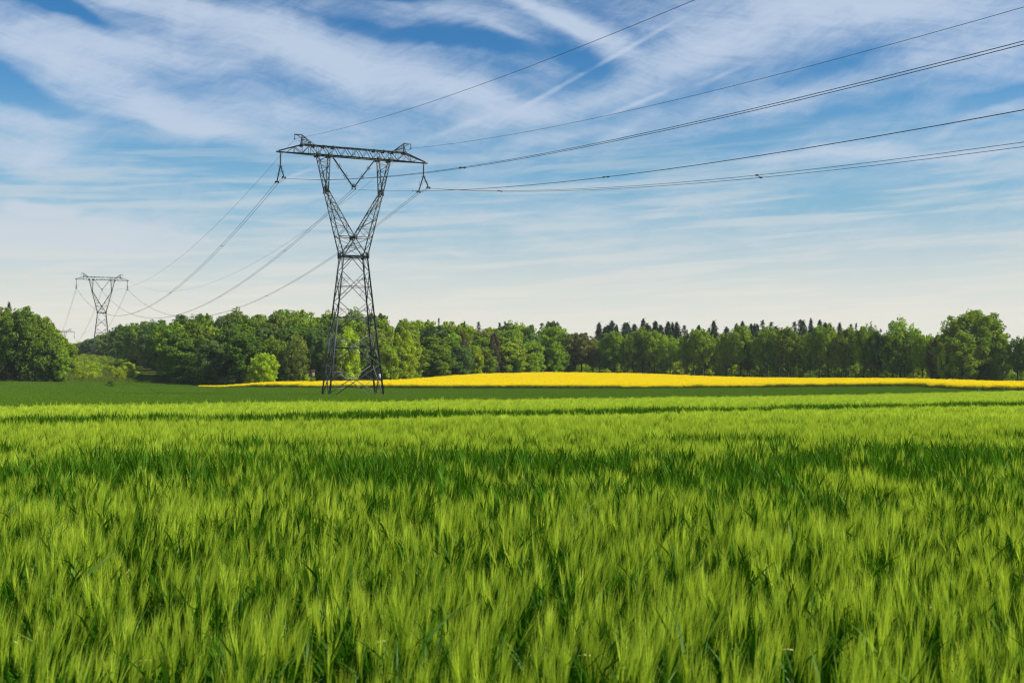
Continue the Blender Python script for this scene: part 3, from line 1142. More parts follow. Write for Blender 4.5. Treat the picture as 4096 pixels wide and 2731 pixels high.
def make_insulators():
    """returns [(label key, part list)] in pylon space: left, centre, right"""
    sets = []
    for sx in (-1, 1):
        x = sx * 11.2
        a = Acc(); rod_string(a, (x, 0, ZA - 0.15), (x, 0, 34.15), 1, 0.10)
        yk = Acc(); yk.box((x, 0, 34.05), (0.10, 0.5, 0.2), mat=0)
        b1 = Acc(); rod_string(b1, (x, 0.18, 34.0), (x, 2.2, 32.1), 2)
        b2 = Acc(); rod_string(b2, (x, -0.18, 34.0), (x, -2.2, 32.1), 2)
        cl = Acc()
        for s in (-1, 1):
            cl.box((x, s * 2.25, 32.0), (0.62, 0.10, 0.16))
            for e in (-0.22, 0.22):
                cl.box((x + e, s * 2.25, 31.86), (0.09, 0.55, 0.14))
        for e in (-0.22, 0.22):
            cl.tube([(x + e, -2.3, 31.85), (x + e, 0, 31.80), (x + e, 2.3, 31.85)], 0.028, 5)
        sets.append([('hanger_rod', a), ('yoke', yk), ('strut_rod', b1), ('strut_rod', b2), ('conductor_clamp', cl)])
    parts = []
    for sx in (-1, 1):
        a = Acc()
        for e in (-0.12, 0.12):
            rod_string(a, (sx * 3.3, e, ZA - 0.1), (sx * 0.30, e, 31.95), 3, 0.075)
        parts.append(('strut_rod', a))
    cl = Acc()
    cl.box((0, 0, 31.8), (0.62, 0.16, 0.42))
    for e in (-0.24, 0.24):
        cl.box((e, 0, 31.42), (0.08, 0.42, 0.36))
    parts.append(('conductor_clamp', cl))
    sets.insert(1, parts)
    return sets


PYL = [  # x, y, heading (degrees anticlockwise), label
    (-24.0, 181.0, 23.8, 'tall near lattice pylon standing in the green wheat, with a forked top'),
    (-189.0, 552.0, 23.5, 'middle-distance lattice pylon rising behind the bushes in the forest gap'),
    (-358.0, 948.0, 23.1, 'farthest small pylon, its top just showing over the left-hand wood'),
]
pm = [(nm, a.mesh('pylon_' + nm, [M_STEEL2 if nm in ('bracing',) else M_STEEL])) for nm, a in make_pylon_meshes()]
im = [[(nm, a.mesh('insulator_' + nm, [M_INS, M_STEEL])) for nm, a in st] for st in make_insulators()]
WHICH = ('near pylon', 'middle-distance pylon', 'farthest pylon')
SIDE = ("left arm", "fork as a V", "right arm")
PM = []
for i, (x, y, hd, lab) in enumerate(PYL):
    z = -0.25 if i == 0 else (13.0 if i == 1 else 5.7)
    e = empty('pylon', (x, y, z), R(hd))
    tag(e, lab, 'pylon', 'pylons of one power line')
    for nm, me in pm:
        o = bpy.data.objects.new(nm, me)
        LINK(o)
        o.parent = e
    if i == 0:
        for sx in (-1, 1):
            for sy in (-1, 1):
                q = legp(sx, sy, 0.1)
                a = Acc()
                a.tube([(q[0], q[1], -0.4), (q[0], q[1], 0.22), (q[0], q[1], 0.30)], [0.42, 0.36, 0.26], 12)
                obj('footing', a, M_CONC, e)
        a = Acc()                                   # white number plate with its dark marks
        p = np.array(legp(1, -1, 3.0)) + np.array([-0.30, -0.06, 0])
        a.box(p, (0.27, 0.03, 0.62), mat=0)
        for k in range(4):
            a.box(p + np.array([0.0, -0.02, 0.20 - 0.135 * k]), (0.15, 0.02, 0.055), mat=1)
        obj('number_plate', a, [M_WHITE, M_BLACK], e)
        for sx in (-1, 1):
            a = Acc()
            q = np.array(legp(sx, -1, 4.05))
            q2 = q + np.array([-0.33, -0.05, 0.04])
            a.angle(q, q2, 0.06, out=(0, 0, 1))
            a.angle(q2, np.array(legp(sx, -1, 2.5)) + np.array([-0.06, -0.05, 0]), 0.07, out=(0, -1, 0))
            obj('climb_guard', a, [M_STEEL2], e)
    Mw = Matrix.Translation((x, y, z)) @ Matrix.Rotation(R(hd), 4, 'Z')
    PM.append(Mw)
    for k, st in enumerate(im):
        if i == 2 and k == 0:
            continue                                # hidden by the wood
        s = empty('insulator_string', (x, y, z), R(hd))
        if k == 1:
            lab = 'dark V-shaped insulator strings hanging inside the fork of the ' + WHICH[i]
        else:
            lab = 'dark insulator string with splayed feet under the %s of the %s' % (SIDE[k], WHICH[i])
        tag(s, lab, 'insulator', 'insulators of the power line')
        for nm, me in st:
            o = bpy.data.objects.new(nm, me)
            LINK(o)
            o.parent = s

# ------------------------------------------------------------------ wires
P0M = Matrix.Translation((-24.0 + 0.4 * 405, 181.0 - 0.9165 * 405, -0.3)) @ Matrix.Rotation(R(23.6), 4, 'Z')


def sagged(p, q, sag, n=64):
    t_ = np.linspace(0, 1, n)
    pts_ = np.array(p)[None, :] * (1 - t_)[:, None] + np.array(q)[None, :] * t_[:, None]
    pts_[:, 2] -= 4 * sag * t_ * (1 - t_)
    return pts_


def conductor(Ma, Mb, k, sag, label, grp, spacers, rad=0.030, split=0.0):
    xs = (-11.2, 0.0, 11.2)[k]
    off = 0.0 if k == 1 else 2.3
    zc = 31.3 if k == 1 else 31.84
    e = empty('conductor_pair', Ma @ Vector((xs, off, zc)))
    tag(e, label, 'power line', grp)
    inv = Matrix.Translation(-e.location)
    L_ = []
    for q_, d in enumerate((-0.22, 0.22)):
        p = Ma @ Vector((xs + d, off, zc))
        q = Mb @ Vector((xs + d, -off, zc))
        pts_ = sagged(p, q, sag + split * (q_ * 2 - 1))
        L_.append(pts_)
        a = Acc()
        a.tube(pts_ - np.array(e.location), rad, 5)
        obj('wire', a, M_WIRE, e)
    n = len(L_[0])
    for sp in spacers:
        j = sp * (n - 1)
        j0 = int(j)
        f = j - j0
        p, q = [(l[j0] * (1 - f) + l[j0 + 1] * f) - np.array(e.location) for l in L_]
        a = Acc()
        a.tube([p, q], 0.035, 5)
        d = norm(L_[0][j0 + 1] - L_[0][j0])
        for c in (p, q):
            a.tube([c - d * 0.22, c - d * 0.1, c + d * 0.1, c + d * 0.22], [0.03, 0.075, 0.075, 0.03], 6)
        obj('spacer', a, M_WIRE, e)


def earth_wire(Ma, Mb, sx, sag, label, rad=0.018):
    p = Ma @ Vector((sx * 9.1, 0, ZP - 0.66))
    q = Mb @ Vector((sx * 9.1, 0, ZP - 0.66))
    a = Acc()
    pts_ = sagged(p, q, sag)
    a.tube(pts_ - np.array(p), rad, 5)
    o = obj('earth_wire', a, M_WIRE)
    o.location = p
    tag(o, label, 'power line', 'earth wires of the power line')


NM = ('left arm', 'fork', 'right arm')

def reversed_pair(k):
    """span that leaves the near pylon towards the camera: starts at the camera-side clamp"""
    conductor(P0M, PM[0], k, (17.5, 17.05, 17.45)[k], 'pair of black wires from the %s of the near pylon to the right edge' % NM[k], 'conductors towards the camera side',
              [(0.10, 0.28, 0.46, 0.620, 0.82), (0.12, 0.30, 0.48, 0.66, 0.80, 0.93), (0.10, 0.28, 0.46, 0.64, 0.785, 0.93)][k], 0.020, (0.0, -0.05, 0.13)[k])


for k in range(3):
    reversed_pair(k)
    conductor(PM[0], PM[1], k, 16.0, 'pair of dark wires sagging from the near pylon %s to the distant pylon' % NM[k], 'conductors between the near and middle-distance pylons',
              (0.11, 0.27, 0.42, 0.56, 0.70, 0.84, 0.94), 0.027)
    conductor(PM[1], PM[2], k, 15.0, 'faint pair of wires from the distant pylon %s to the farthest pylon' % NM[k], 'conductors between the middle-distance and farthest pylons',
              (0.10, 0.26, 0.43, 0.60, 0.78, 0.92), 0.030)
for sx, sn in ((-1, 'left'), (1, 'right')):
    earth_wire(PM[0], P0M, sx, 14.7 if sx < 0 else 15.1, 'thin single wire from the %s peak of the near pylon to the upper right' % sn, 0.02)
    earth_wire(PM[0], PM[1], sx, 13.5, 'thin single wire from the %s peak of the near pylon to the middle-distance pylon' % sn, 0.018)
    earth_wire(PM[1], PM[2], sx, 12.5, 'faint single wire from the %s peak of the middle-distance pylon to the farthest pylon' % sn, 0.016)

# ------------------------------------------------------------------ trees
def leaf_clumps(a, r, cen, rad, per, size, squash=0.85, mat=0, up=0.35):
    n = len(cen)
    m = n * per
    ctint = r.uniform(0.25, 0.75, n)
    dirs = norm(r.normal(0, 1, (m, 3)))
    rr = (0.45 + 0.6 * r.uniform(0, 1, m) ** 0.6)
    pick = np.repeat(np.arange(n), per)
    P = cen[pick] + dirs * (rad[pick] * rr)[:, None] * np.array([1, 1, squash])
    N = norm(dirs * 0.7 + r.normal(0, 0.65, (m, 3)) + np.array([0, 0, up]))
    A1 = norm(np.cross(N, r.normal(0, 1, (m, 3))))
    A2 = np.cross(N, A1)
    s = (size * r.uniform(0.65, 1.35, m))[:, None]
    v = np.stack([P - A1 * s, P - A2 * s * 0.55, P + A1 * s, P + A2 * s * 0.55], 1).reshape(-1, 3)
    tint = np.clip(ctint[pick] + r.normal(0, 0.17, m), 0, 1)
    a.add(v, np.arange(m * 4).reshape(m, 4), mat, np.repeat(tint, 4))


def limb(a, p, q, r0, r1, r, sag=0.1, sides=5, mat=0):
    p, q = np.array(p, float), np.array(q, float)
    L = np.linalg.norm(q - p)
    ts = np.linspace(0, 1, 5)
    pts_ = p[None] * (1 - ts)[:, None] + q[None] * ts[:, None]
    pts_[1:-1] += r.normal(0, 0.05 * L, (3, 3)) * 0.6
    pts_[:, 2] += -sag * L * np.sin(ts * PI) * 0.5
    a.tube(pts_, r0 + (r1 - r0) * ts, sides, mat, False)


def broadleaf(seed, H, wid, base, ncl, per, size, top=0.5, dens=1.0, lump=0.16, trunk=0.30, mat=None, egg=0.45, airy=False, pw=0.85):
    """crown mesh + trunk mesh; base = height where the crown starts (fraction)"""
    r = rng(seed)
    hc = H * (1 - base)
    z0 = H * base
    cen, rad = [], []
    for k in range(ncl):
        t_ = ((k + r.uniform(0, 1)) / ncl) ** 0.9
        tt = t_ / egg * 0.5 if t_ < egg else 0.5 + (t_ - egg) / (1 - egg) * 0.5
        prof = max(0.18, math.sqrt(max(0.0, 1 - (2 * tt - 1) ** 2)) ** pw)
        ang = k * 2.399 + r.normal(0, 0.5)
        q = (0.50 + 0.42 * r.uniform() ** 0.6) if r.uniform() < 0.78 else 0.3 * r.uniform()
        rr = wid / 2 * prof * q * r.uniform(0.82, 1.12)
        cr = wid * lump * r.uniform(0.65, 1.35)
        cen.append((rr * math.cos(ang), rr * math.sin(ang), z0 + cr * 0.5 + t_ * (hc - cr * 1.1)))
        rad.append(cr)
    cen, rad = np.array(cen), np.array(rad)
    a = Acc()
    leaf_clumps(a, r, cen, rad, per, size)
    # loose sprays at the outline
    ns = int(ncl * 1.3)
    pk = r.integers(0, ncl, ns)
    out = norm(cen[pk] - np.array([0, 0, z0 + hc * 0.35]) + r.normal(0, 0.8, (ns, 3)))
    leaf_clumps(a, r, cen[pk] + out * rad[pk][:, None] * 1.05, rad[pk] * 0.42, max(10, per // 7), size * 0.95)
    tr = Acc()
    lean = r.normal(0, 0.02 * H, 2)
    zt = H * (0.80 if not airy else 0.9)
    ts = np.linspace(0, 1, 8)
    pts_ = np.stack([lean[0] * ts ** 2 + r.normal(0, 0.06, 8) * ts, lean[1] * ts ** 2 + r.normal(0, 0.06, 8) * ts, -0.4 + (zt + 0.4) * ts], 1)
    radii = trunk * (1 - 0.85 * ts ** 0.8)
    radii[0] *= 1.35
    tr.tube(pts_, radii, 8, 0, False)
    order = np.argsort(-rad)[: (14 if not airy else 26)]
    for k in order:
        zf = max(H * max(base * 0.8, 0.14), cen[k][2] - r.uniform(0.15, 0.35) * hc)
        f = min(0.95, (zf + 0.4) / (zt + 0.4))
        i = f * 7
        i0 = min(6, int(i))
        p = pts_[i0] * (1 - (i - i0)) + pts_[i0 + 1] * (i - i0)
        limb(tr, p, cen[k], trunk * 0.42 * (1 - f * 0.5), trunk * 0.10, r)
    return a, tr


def conifer(seed, H, wid, base, whorls, size, droop=0.25, trunk=0.2, jag=0.25, bare=0.0):
    r = rng(seed)
    a, tr = Acc(), Acc()
    tr.tube([(0, 0, -0.4), (0.05, 0, H * 0.5), (0, 0, H * 0.98)], [trunk, trunk * 0.65, 0.03], 7, 0, False)
    cen, dirs = [], []
    for k in range(whorls):
        t_ = k / (whorls - 1)
        z = H * base + (H * (1 - base) - 0.2) * t_
        R_ = wid / 2 * ((1 - t_) ** 0.80 + 0.01)
        nb = 7 if t_ < 0.85 else 4
        for j in range(nb):
            z = H * base + (H * (1 - base) - 0.2) * t_ + r.normal(0, 0.12)
            if r.uniform() < bare:
                continue
            ang = 2 * PI * (j + r.uniform(0, 0.6)) / nb + k * 0.7
            L = R_ * r.uniform(1 - jag * 1.6, 1 + jag)
            dr = droop if t_ < 0.55 else droop - (t_ - 0.55) * 2.6 * (droop + 0.25)
            end = np.array([math.cos(ang) * L, math.sin(ang) * L, min(H, z - dr * L + 0.1 * r.normal())])
            limb(tr, (0, 0, z), end, 0.04, 0.01, r, 0.0, 3)
            ns = max(3, int(L / 0.28))
            for s_ in range(ns):
                f = (s_ + 0.7) / ns
                cen.append(np.array([0, 0, z]) * (1 - f) + end * f)
                dirs.append((math.cos(ang), math.sin(ang), -droop))
    for z in np.arange(H * 0.955, H * 1.012, 0.09):
        cen.append(np.array([0, 0, z]))
        dirs.append((r.normal() * 0.3, r.normal() * 0.3, 1.2))
    cen, dirs = np.array(cen), norm(np.array(dirs))
    per = 7
    m = len(cen) * per
    P = np.repeat(cen, per, 0) + r.normal(0, 0.13, (m, 3)) * np.array([1.2, 1.2, 0.7])
    D = norm(np.repeat(dirs, per, 0) + r.normal(0, 0.5, (m, 3)) + np.array([0, 0, -0.15]))
    a.strips(P, D, size * r.uniform(0.7, 1.4, m), np.full(m, size * 0.42), side_of(D, r), D * 0 + np.array([0, 0, -0.1]), 1, 0, np.clip(r.normal(0.5, 0.2, m), 0, 1))
    return a, tr


def mesh_pair(nm, pair, leafm, barkm):
    return pair[0].mesh(nm + '_crown', [leafm]), pair[1].mesh(nm + '_trunk', [barkm], True)


TP = {}


def reg(key, H, wid, pairs, leafm=M_FOL, barkm=M_BARK):
    TP[key] = [(H, wid) + mesh_pair(key, p, leafm, barkm) for p in pairs]


reg('edge', 16, 9.0, [broadleaf(400 + k, 16, 9.0, 0.05, 74, 150, 0.29, lump=0.145, egg=0.42) for k in range(5)])
reg('tall', 17, 8.5, [broadleaf(420 + k, 17, 8.5, 0.22, 60, 150, 0.29, lump=0.15, egg=0.55) for k in range(4)])
reg('oak', 15, 9.5, [broadleaf(440 + k, 15, 9.5, 0.31, 62, 130, 0.28, lump=0.13, egg=0.55, trunk=0.36) for k in range(4)])
reg('airy', 15, 10, [broadleaf(460 + k, 15, 10, 0.26, 58, 70, 0.26, lump=0.12, egg=0.62, trunk=0.30, airy=True) for k in range(3)])
reg('dome', 19, 16, [broadleaf(480, 19, 16, 0.06, 150, 170, 0.30, lump=0.105, egg=0.40, trunk=0.5)])
reg('round', 8, 7, [broadleaf(490, 8, 7, 0.04, 170, 110, 0.15, lump=0.085, egg=0.56, trunk=0.16, pw=0.48)])
reg('birch', 12, 6, [broadleaf(500 + k, 12, 6.0, 0.06, 80, 90, 0.17, lump=0.11, egg=0.40, trunk=0.13, airy=True) for k in range(2)], M_FOL, M_PALEBARK)
reg('poplar', 14, 5, [broadleaf(510 + k, 14, 5.0, 0.30, 54, 80, 0.20, lump=0.16, egg=0.5, trunk=0.14, airy=True) for k in range(2)], M_FOL, M_PALEBARK)
reg('bush', 3.2, 3.6, [broadleaf(520 + k, 3.2, 3.6, 0.02, 26, 80, 0.13, lump=0.17, egg=0.45, trunk=0.05, airy=True) for k in range(4)])
reg('young', 7, 5, [broadleaf(530 + k, 7, 5, 0.10, 40, 50, 0.19, lump=0.13, egg=0.5, trunk=0.08, airy=True) for k in range(3)])
reg('sapling', 3.6, 2.4, [broadleaf(540, 3.6, 2.4, 0.05, 30, 60, 0.10, lump=0.14, egg=0.28, trunk=0.05)])
reg('spruce', 18, 6.0, [conifer(550 + k, 18, 6.0, 0.22, 52, 0.44, 0.3, 0.2, 0.32) for k in range(3)], M_NEEDLE)
reg('pine', 18, 5.0, [conifer(560 + k, 18, 5.6, 0.42, 17, 0.40, 0.05, 0.2, 0.45, 0.25) for k in range(2)], M_NEEDLE)
reg('larch', 18, 6.0, [conifer(570, 18, 6.0, 0.3, 22, 0.34, -0.05, 0.2, 0.4, 0.35)], M_NEEDLE)

COL = {
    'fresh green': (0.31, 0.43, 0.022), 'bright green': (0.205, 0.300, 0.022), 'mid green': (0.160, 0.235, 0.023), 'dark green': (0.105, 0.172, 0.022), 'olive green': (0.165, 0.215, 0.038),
    'blue-green': (0.105, 0.172, 0.042), 'yellow-green': (0.260, 0.340, 0.020), 'brownish': (0.165, 0.160, 0.045), 'dark': (0.050, 0.078, 0.036), 'brown': (0.105, 0.092, 0.050),
}
KINDNAME = {'edge': ('broadleaf_tree', 'leafy tree'), 'tall': ('broadleaf_tree', 'tall leafy tree'), 'oak': ('oak_tree', 'oak'), 'airy': ('oak_tree', 'open-crowned oak'), 'dome': ('broadleaf_tree', 'tree'),
            'round': ('round_tree', 'tree'), 'birch': ('birch_tree', 'birch'), 'poplar': ('poplar_tree', 'pale-trunked poplar'), 'bush': ('bush', 'bush'), 'young': ('young_tree', 'young tree'), 'sapling': ('sapling', 'sapling'),
            'spruce': ('spruce_tree', 'spruce'), 'pine': ('pine_tree', 'pine'), 'larch': ('larch_tree', 'larch')}
PLACED = []
tr_ = rng(99)
ZONES = [(-400, 290, 'in the left wood'), (290, 640, 'beside the distant pylon'), (640, 960, 'left of the lone round tree'), (960, 1180, 'behind the lone round tree'),
         (1180, 1420, 'behind the near pylon'), (1420, 1640, 'just right of the near pylon'), (1640, 1900, 'where the wood edge bends'), (1900, 2240, 'at the end of the bending edge'),
         (2240, 2480, 'near the brownish tree'), (2480, 2720, 'above the crest of the yellow field'), (2720, 2960, 'by the yellow-green oak'), (2960, 3260, 'in the left half of the right row'),
         (3260, 3500, 'in the right half of the right row'), (3500, 3730, 'by the tall open oak'), (3730, 4060, 'at the great domed tree'), (4060, 4700, 'right of the domed tree')]


def zone(u):
    for a_, b_, s_ in ZONES:
        if a_ <= u < b_:
            return s_
    return 'in the wood'


def tree(kind, u, D, vtop=None, H=None, wpx=None, W=None, colour='mid green', rank='', label=None, group=None, var=None, jit=0.16):
    """plant a tree at image column u and distance D (metres), its top reaching row vtop"""
    x = px(u, D)
    z = gz(x, D)
    if H is None:
        H = max(1.2, zv(vtop, D) - z)
    h0, w0, cm, tm = TP[kind][var if var is not None else tr_.integers(0, len(TP[kind]))]
    if W is None:
        W = wpx * D / F if wpx else w0 * H / h0
    e = empty(KINDNAME[kind][0], (x, D, z - 0.05), tr_.uniform(0, 2 * PI))
    e.scale = (W / w0, W / w0, H / h0)
    c = bpy.data.objects.new('crown', cm)
    LINK(c)
    c.parent = e
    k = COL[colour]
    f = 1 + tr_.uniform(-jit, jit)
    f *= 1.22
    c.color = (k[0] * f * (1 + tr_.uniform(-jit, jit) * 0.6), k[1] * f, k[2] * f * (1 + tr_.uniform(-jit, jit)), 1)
    t_ = bpy.data.objects.new('trunk', tm)
    LINK(t_)
    t_.parent = e
    cat = 'bush' if kind == 'bush' else 'tree'
    if label:
        tag(e, label, cat, group)
    else:
        tag(e, None, cat, group or 'trees of the woods')
        PLACED.append((zone(u), rank, colour, KINDNAME[kind][1], u, e))
    return e


def sil(tab, u):
    return float(np.interp(u, [p[0] for p in tab], [p[1] for p in tab]))


# --- left-hand wood
SIL_L = [(-300, 1215), (0, 1224), (40, 1240), (95, 1231), (150, 1262), (178, 1282), (205, 1312), (232, 1345), (258, 1372), (282, 1432)]
for u, kind, vt, wp, c in ((18, 'oak', 1268, 140, 'mid green'), (78, 'oak', 1252, 150, 'dark green'), (112, 'tall', 1300, 100, 'mid green'), (140, 'oak', 1312, 110, 'mid green'),
                           (182, 'edge', 1338, 100, 'dark green'), (222, 'edge', 1372, 95, 'mid green'), (246, 'edge', 1396, 72, 'bright green'), (-60, 'oak', 1250, 140, 'bright green')):
    tree(kind, u, 306 + tr_.uniform(-2, 2), vt, wpx=wp, colour=c, rank='front')
for u, c in ((-40, 'mid green'), (25, 'olive green'), (95, 'dark green'), (150, 'mid green'), (196, 'bright green'), (228, 'mid green'), (248, 'bright green')):
    tree('tall', u, 317 + tr_.uniform(-2, 2), sil(SIL_L, u) + 6, wpx=125, colour=c, rank='back')
for u in (-80, 55, 120, 175):
    tree('tall', u, 330, sil(SIL_L, u) + 14, wpx=150, colour='mid green', rank='rear')
tree('spruce', 33, 345, 1212, wpx=70, colour='dark', label='dark spruce tip poking out of the left-hand wood', group='trees of the woods')
tree('poplar', 203, 350, 1286, wpx=38, colour='olive green', label='thin sparse treetop above the right shoulder of the left-hand wood', group='trees of the woods')
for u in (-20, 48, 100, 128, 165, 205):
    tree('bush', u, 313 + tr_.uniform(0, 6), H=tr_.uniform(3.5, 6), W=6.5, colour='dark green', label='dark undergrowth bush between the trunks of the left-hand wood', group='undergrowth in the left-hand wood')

for u in (-140, -215, -290, -380):
    tree('oak' if u % 3 else 'edge', u, 308 + tr_.uniform(-3, 6), 1250 + tr_.uniform(-14, 20), wpx=140, colour='mid green', label='leafy tree continuing the left-hand wood beyond its visible edge', group='far left trees')

# --- slope along the power line
SL = [(285, 1374, 640), (318, 1371, 620), (352, 1358, 600), (385, 1352, 585), (415, 1338, 560), (450, 1326, 525), (478, 1302, 490), (512, 1305, 460), (545, 1298, 440), (578, 1291, 420), (612, 1290, 400), (648, 1288, 378)]
for k, (u, v, D) in enumerate(SL):
    tree('tall' if k % 3 else 'edge', u, D + 8, v, wpx=62 + k * 4, colour=('mid green', 'olive green', 'blue-green', 'dark green')[k % 4], rank='back')
    tree('edge', u + 16, D - 8, v + 30 + 10 * (k % 3), wpx=56 + k * 4, colour=('blue-green', 'mid green', 'bright green', 'dark green', 'olive green')[k % 5], rank='front')
for u, v, D in ((398, 1346, 640), (437, 1320, 600), (424, 1335, 610), (452, 1330, 590)):
    tree('spruce', u, D, v, wpx=34, colour='dark', rank='back')

# --- central wood
SIL_C = [(620, 1290), (662, 1288), (700, 1280), (750, 1268), (800, 1268), (835, 1264), (890, 1256), (946, 1247), (1002, 1254), (1060, 1254), (1131, 1241), (1205, 1243), (1261, 1249), (1330, 1246), (1409, 1250), (1480, 1252), (1542, 1258), (1612, 1276),
         (1643, 1275), (1700, 1292), (1760, 1298), (1802, 1296), (1870, 1300), (1914, 1300), (1960, 1312), (2019, 1300), (2106, 1295), (2160, 1292), (2207, 1298), (2260, 1310)]
DC = [(600, 322), (640, 318), (800, 302), (1000, 297), (1300, 299), (1500, 300), (1640, 306), (1900, 342), (2100, 362), (2240, 376)]
pal = ['mid green', 'dark green', 'mid green', 'bright green', 'mid green', 'blue-green', 'bright green', 'olive green']
j = 0
for rk, (dd, dv, st_, name_) in enumerate(((33, 0, 96, 'rear'), (20, 16, 104, 'back'), (10, 52, 112, 'second'), (2, 92, 112, 'front'))):
    u = 660 + rk * 31
    while u < 2235:
        D = sil(DC, u) + dd + tr_.uniform(-2, 2)
        hole = rk == 3 and (1150 < u < 1330)
        if not hole:
            kind = 'tall' if rk < 2 else ('edge' if tr_.uniform() < 0.8 else 'tall')
            c = pal[(j * 5 + rk) % 8]
            if u < 1180 and rk >= 2:
                c = ('dark green', 'blue-green', 'dark green', 'mid green')[j % 4]
            if u > 1600 and tr_.uniform() < 0.45:
                c = 'bright green'
            sc_ = 300.0 / D
            tree(kind, u + tr_.uniform(-18, 18), D, sil(SIL_C, u) + dv * sc_ + tr_.uniform(-10, 14), wpx=tr_.uniform(125, 165) * sc_, colour=c, rank=name_)
        j += 1
        u += st_ * (300.0 / sil(DC, u)) * tr_.uniform(0.85, 1.15)
# characteristic trees in front of it
tree('round', 1056, 287.5, 1414, wpx=116, colour='fresh green', label='lone round bright green tree at the edge of the yellow field', jit=0)
tree('sapling', 995, 289, 1489, wpx=34, colour='yellow-green', label='small pale sapling left of the lone round tree', jit=0)
tree('birch', 1130, 299, 1438, wpx=56, colour='blue-green', label='small grey-green birch between the lone round tree and the tall birch', var=1, jit=0)
tree('birch', 1186, 297, 1335, wpx=96, colour='olive green', label='tall olive birch with a pale trunk, left of the wooden hide', var=0, jit=0)
for u, v, wp, lab in ((1256, 1326, 62, 'first pale-trunked poplar right above the wooden hide'), (1268, 1312, 66, 'second pale-trunked poplar, tallest beside the wooden hide'),
                      (1283, 1322, 62, 'third pale-trunked poplar right of the wooden hide'), (1300, 1350, 56, 'last pale-trunked poplar, next to the near pylon')):
    tree('poplar', u, 300 + (u % 5) * 0.5, v, wpx=wp, colour='blue-green', label=lab, group='poplars by the hide')
tree('edge', 1396, 296, 1322, wpx=96, colour='fresh green', var=1, label='bright yellow-green tree seen through the middle of the near pylon', jit=0)
tree('edge', 1340, 296, 1420, wpx=60, colour='olive green', label='low olive tree seen through the left side of the near pylon', jit=0)
tree('edge', 1556, 298, 1384, wpx=84, colour='bright green', label='lower bright green tree just right of the near pylon legs', jit=0)
tree('edge', 1622, 303, 1326, wpx=88, colour='yellow-green', var=2, label='tall sunlit yellow-green tree at the corner right of the near pylon', jit=0)
tree('bush', 1232, 290, H=2.6, W=3.0, colour='yellow-green', label='little bright bush at the foot of the tall birch', jit=0)
tree('larch', 1755, 345, 1276, wpx=56, colour='brown', label='bare-looking larch tip above the wood right of the near pylon', group='trees of the woods')
tree('spruce', 1857, 365, 1287, wpx=44, colour='dark', rank='rear')
tree('pine', 1914, 372, 1291, wpx=70, colour='brown', rank='rear')
tree('pine', 1998, 380, 1293, wpx=70, colour='dark', rank='rear')
tree('pine', 2020, 385, 1289, wpx=60, colour='dark', rank='rear')
tree('edge', 1852, 340, 1340, wpx=50, colour='brown', rank='second')
tree('edge', 1975, 352, 1334, wpx=50, colour='brown', rank='second')
tree('edge', 2068, 360, 1372, wpx=66, colour='brownish', label='low reddish-brown tree in the bending wood edge', jit=0)
tree('edge', 1905, 345, 1384, wpx=60, colour='yellow-green', label='pointed yellow-green tree in the bending wood edge', jit=0)
tree('edge', 2042, 356, 1402, wpx=60, colour='dark green', rank='front')
tree('edge', 2132, 362, 1414, wpx=56, colour='bright green', rank='front')
tree('edge', 2222, 372, 1370, wpx=66, colour='bright green', rank='front')

# --- right-hand row
DR = [(2240, 384), (2600, 374), (3000, 350), (3300, 332), (3700, 312), (3900, 300), (4100, 290), (4400, 275)]
ROW = [(2258, 'edge', 1340, 110, 'dark green'), (2326, 'oak', 1336, 128, 'brownish'), (2372, 'oak', 1378, 70, 'olive green'), (2398, 'airy', 1390, 62, 'olive green'),
       (2456, 'oak', 1327, 100, 'mid green'), (2510, 'airy', 1345, 70, 'mid green'), (2570, 'oak', 1316, 116, 'mid green'), (2618, 'oak', 1326, 90, 'mid green'), (2680, 'airy', 1347, 84, 'bright green'), (2736, 'airy', 1370, 60, 'mid green'),
       (2776, 'oak', 1322, 92, 'mid green'), (2812, 'oak', 1320, 96, 'mid green'), (2902, 'oak', 1338, 92, 'yellow-green'), (2962, 'oak', 1306, 96, 'bright green'), (2990, 'tall', 1340, 70, 'dark green'),
       (3040, 'oak', 1338, 80, 'mid green'), (3070, 'oak', 1313, 100, 'mid green'), (3116, 'oak', 1340, 80, 'mid green'), (3152, 'oak', 1312, 116, 'mid green'), (3172, 'edge', 1440, 36, 'dark green'), (3240, 'airy', 1336, 84, 'mid green'),
       (3280, 'oak', 1308, 90, 'mid green'), (3312, 'oak', 1310, 92, 'mid green'), (3368, 'oak', 1330, 76, 'mid green'), (3394, 'oak', 1315, 100, 'mid green'), (3455, 'oak', 1312, 90, 'mid green'),
       (3484, 'airy', 1300, 80, 'dark green'), (3508, 'oak', 1330, 80, 'dark green'), (3571, 'tall', 1330, 100, 'mid green'), (3600, 'airy', 1278, 138, 'mid green'), (3618, 'oak', 1320, 90, 'mid green'),
       (3653, 'oak', 1320, 90, 'mid green'), (3690, 'oak', 1345, 80, 'bright green'), (3738, 'edge', 1358, 56, 'brown'), (4070, 'oak', 1355, 92, 'dark green'), (4130, 'oak', 1350, 90, 'dark green')]
for n_, (u, kind, v, wp, c) in enumerate(ROW):
    lab = None
    if c == 'mid green' and n_ % 2:
        c = 'bright green'
    if (u, c) == (2326, 'brownish'):
        lab = 'brownish round-crowned oak standing above the yellow crest'
    elif c == 'yellow-green':
        lab = 'yellow-green oak with a dark forked trunk behind the yellow field'
    elif u == 3600:
        lab = 'tall open-crowned oak with sky showing through its top'
    elif u == 3172:
        lab = 'ivy-wrapped dark stump-like tree in the right-hand row'
    elif u == 3738:
        lab = 'slim brown tree just left of the great domed tree'
    tree(kind, u, sil(DR, u) + tr_.uniform(-2, 2), v, wpx=wp, colour=c, rank='front', label=lab, group=None if lab else 'trees of the right-hand row')
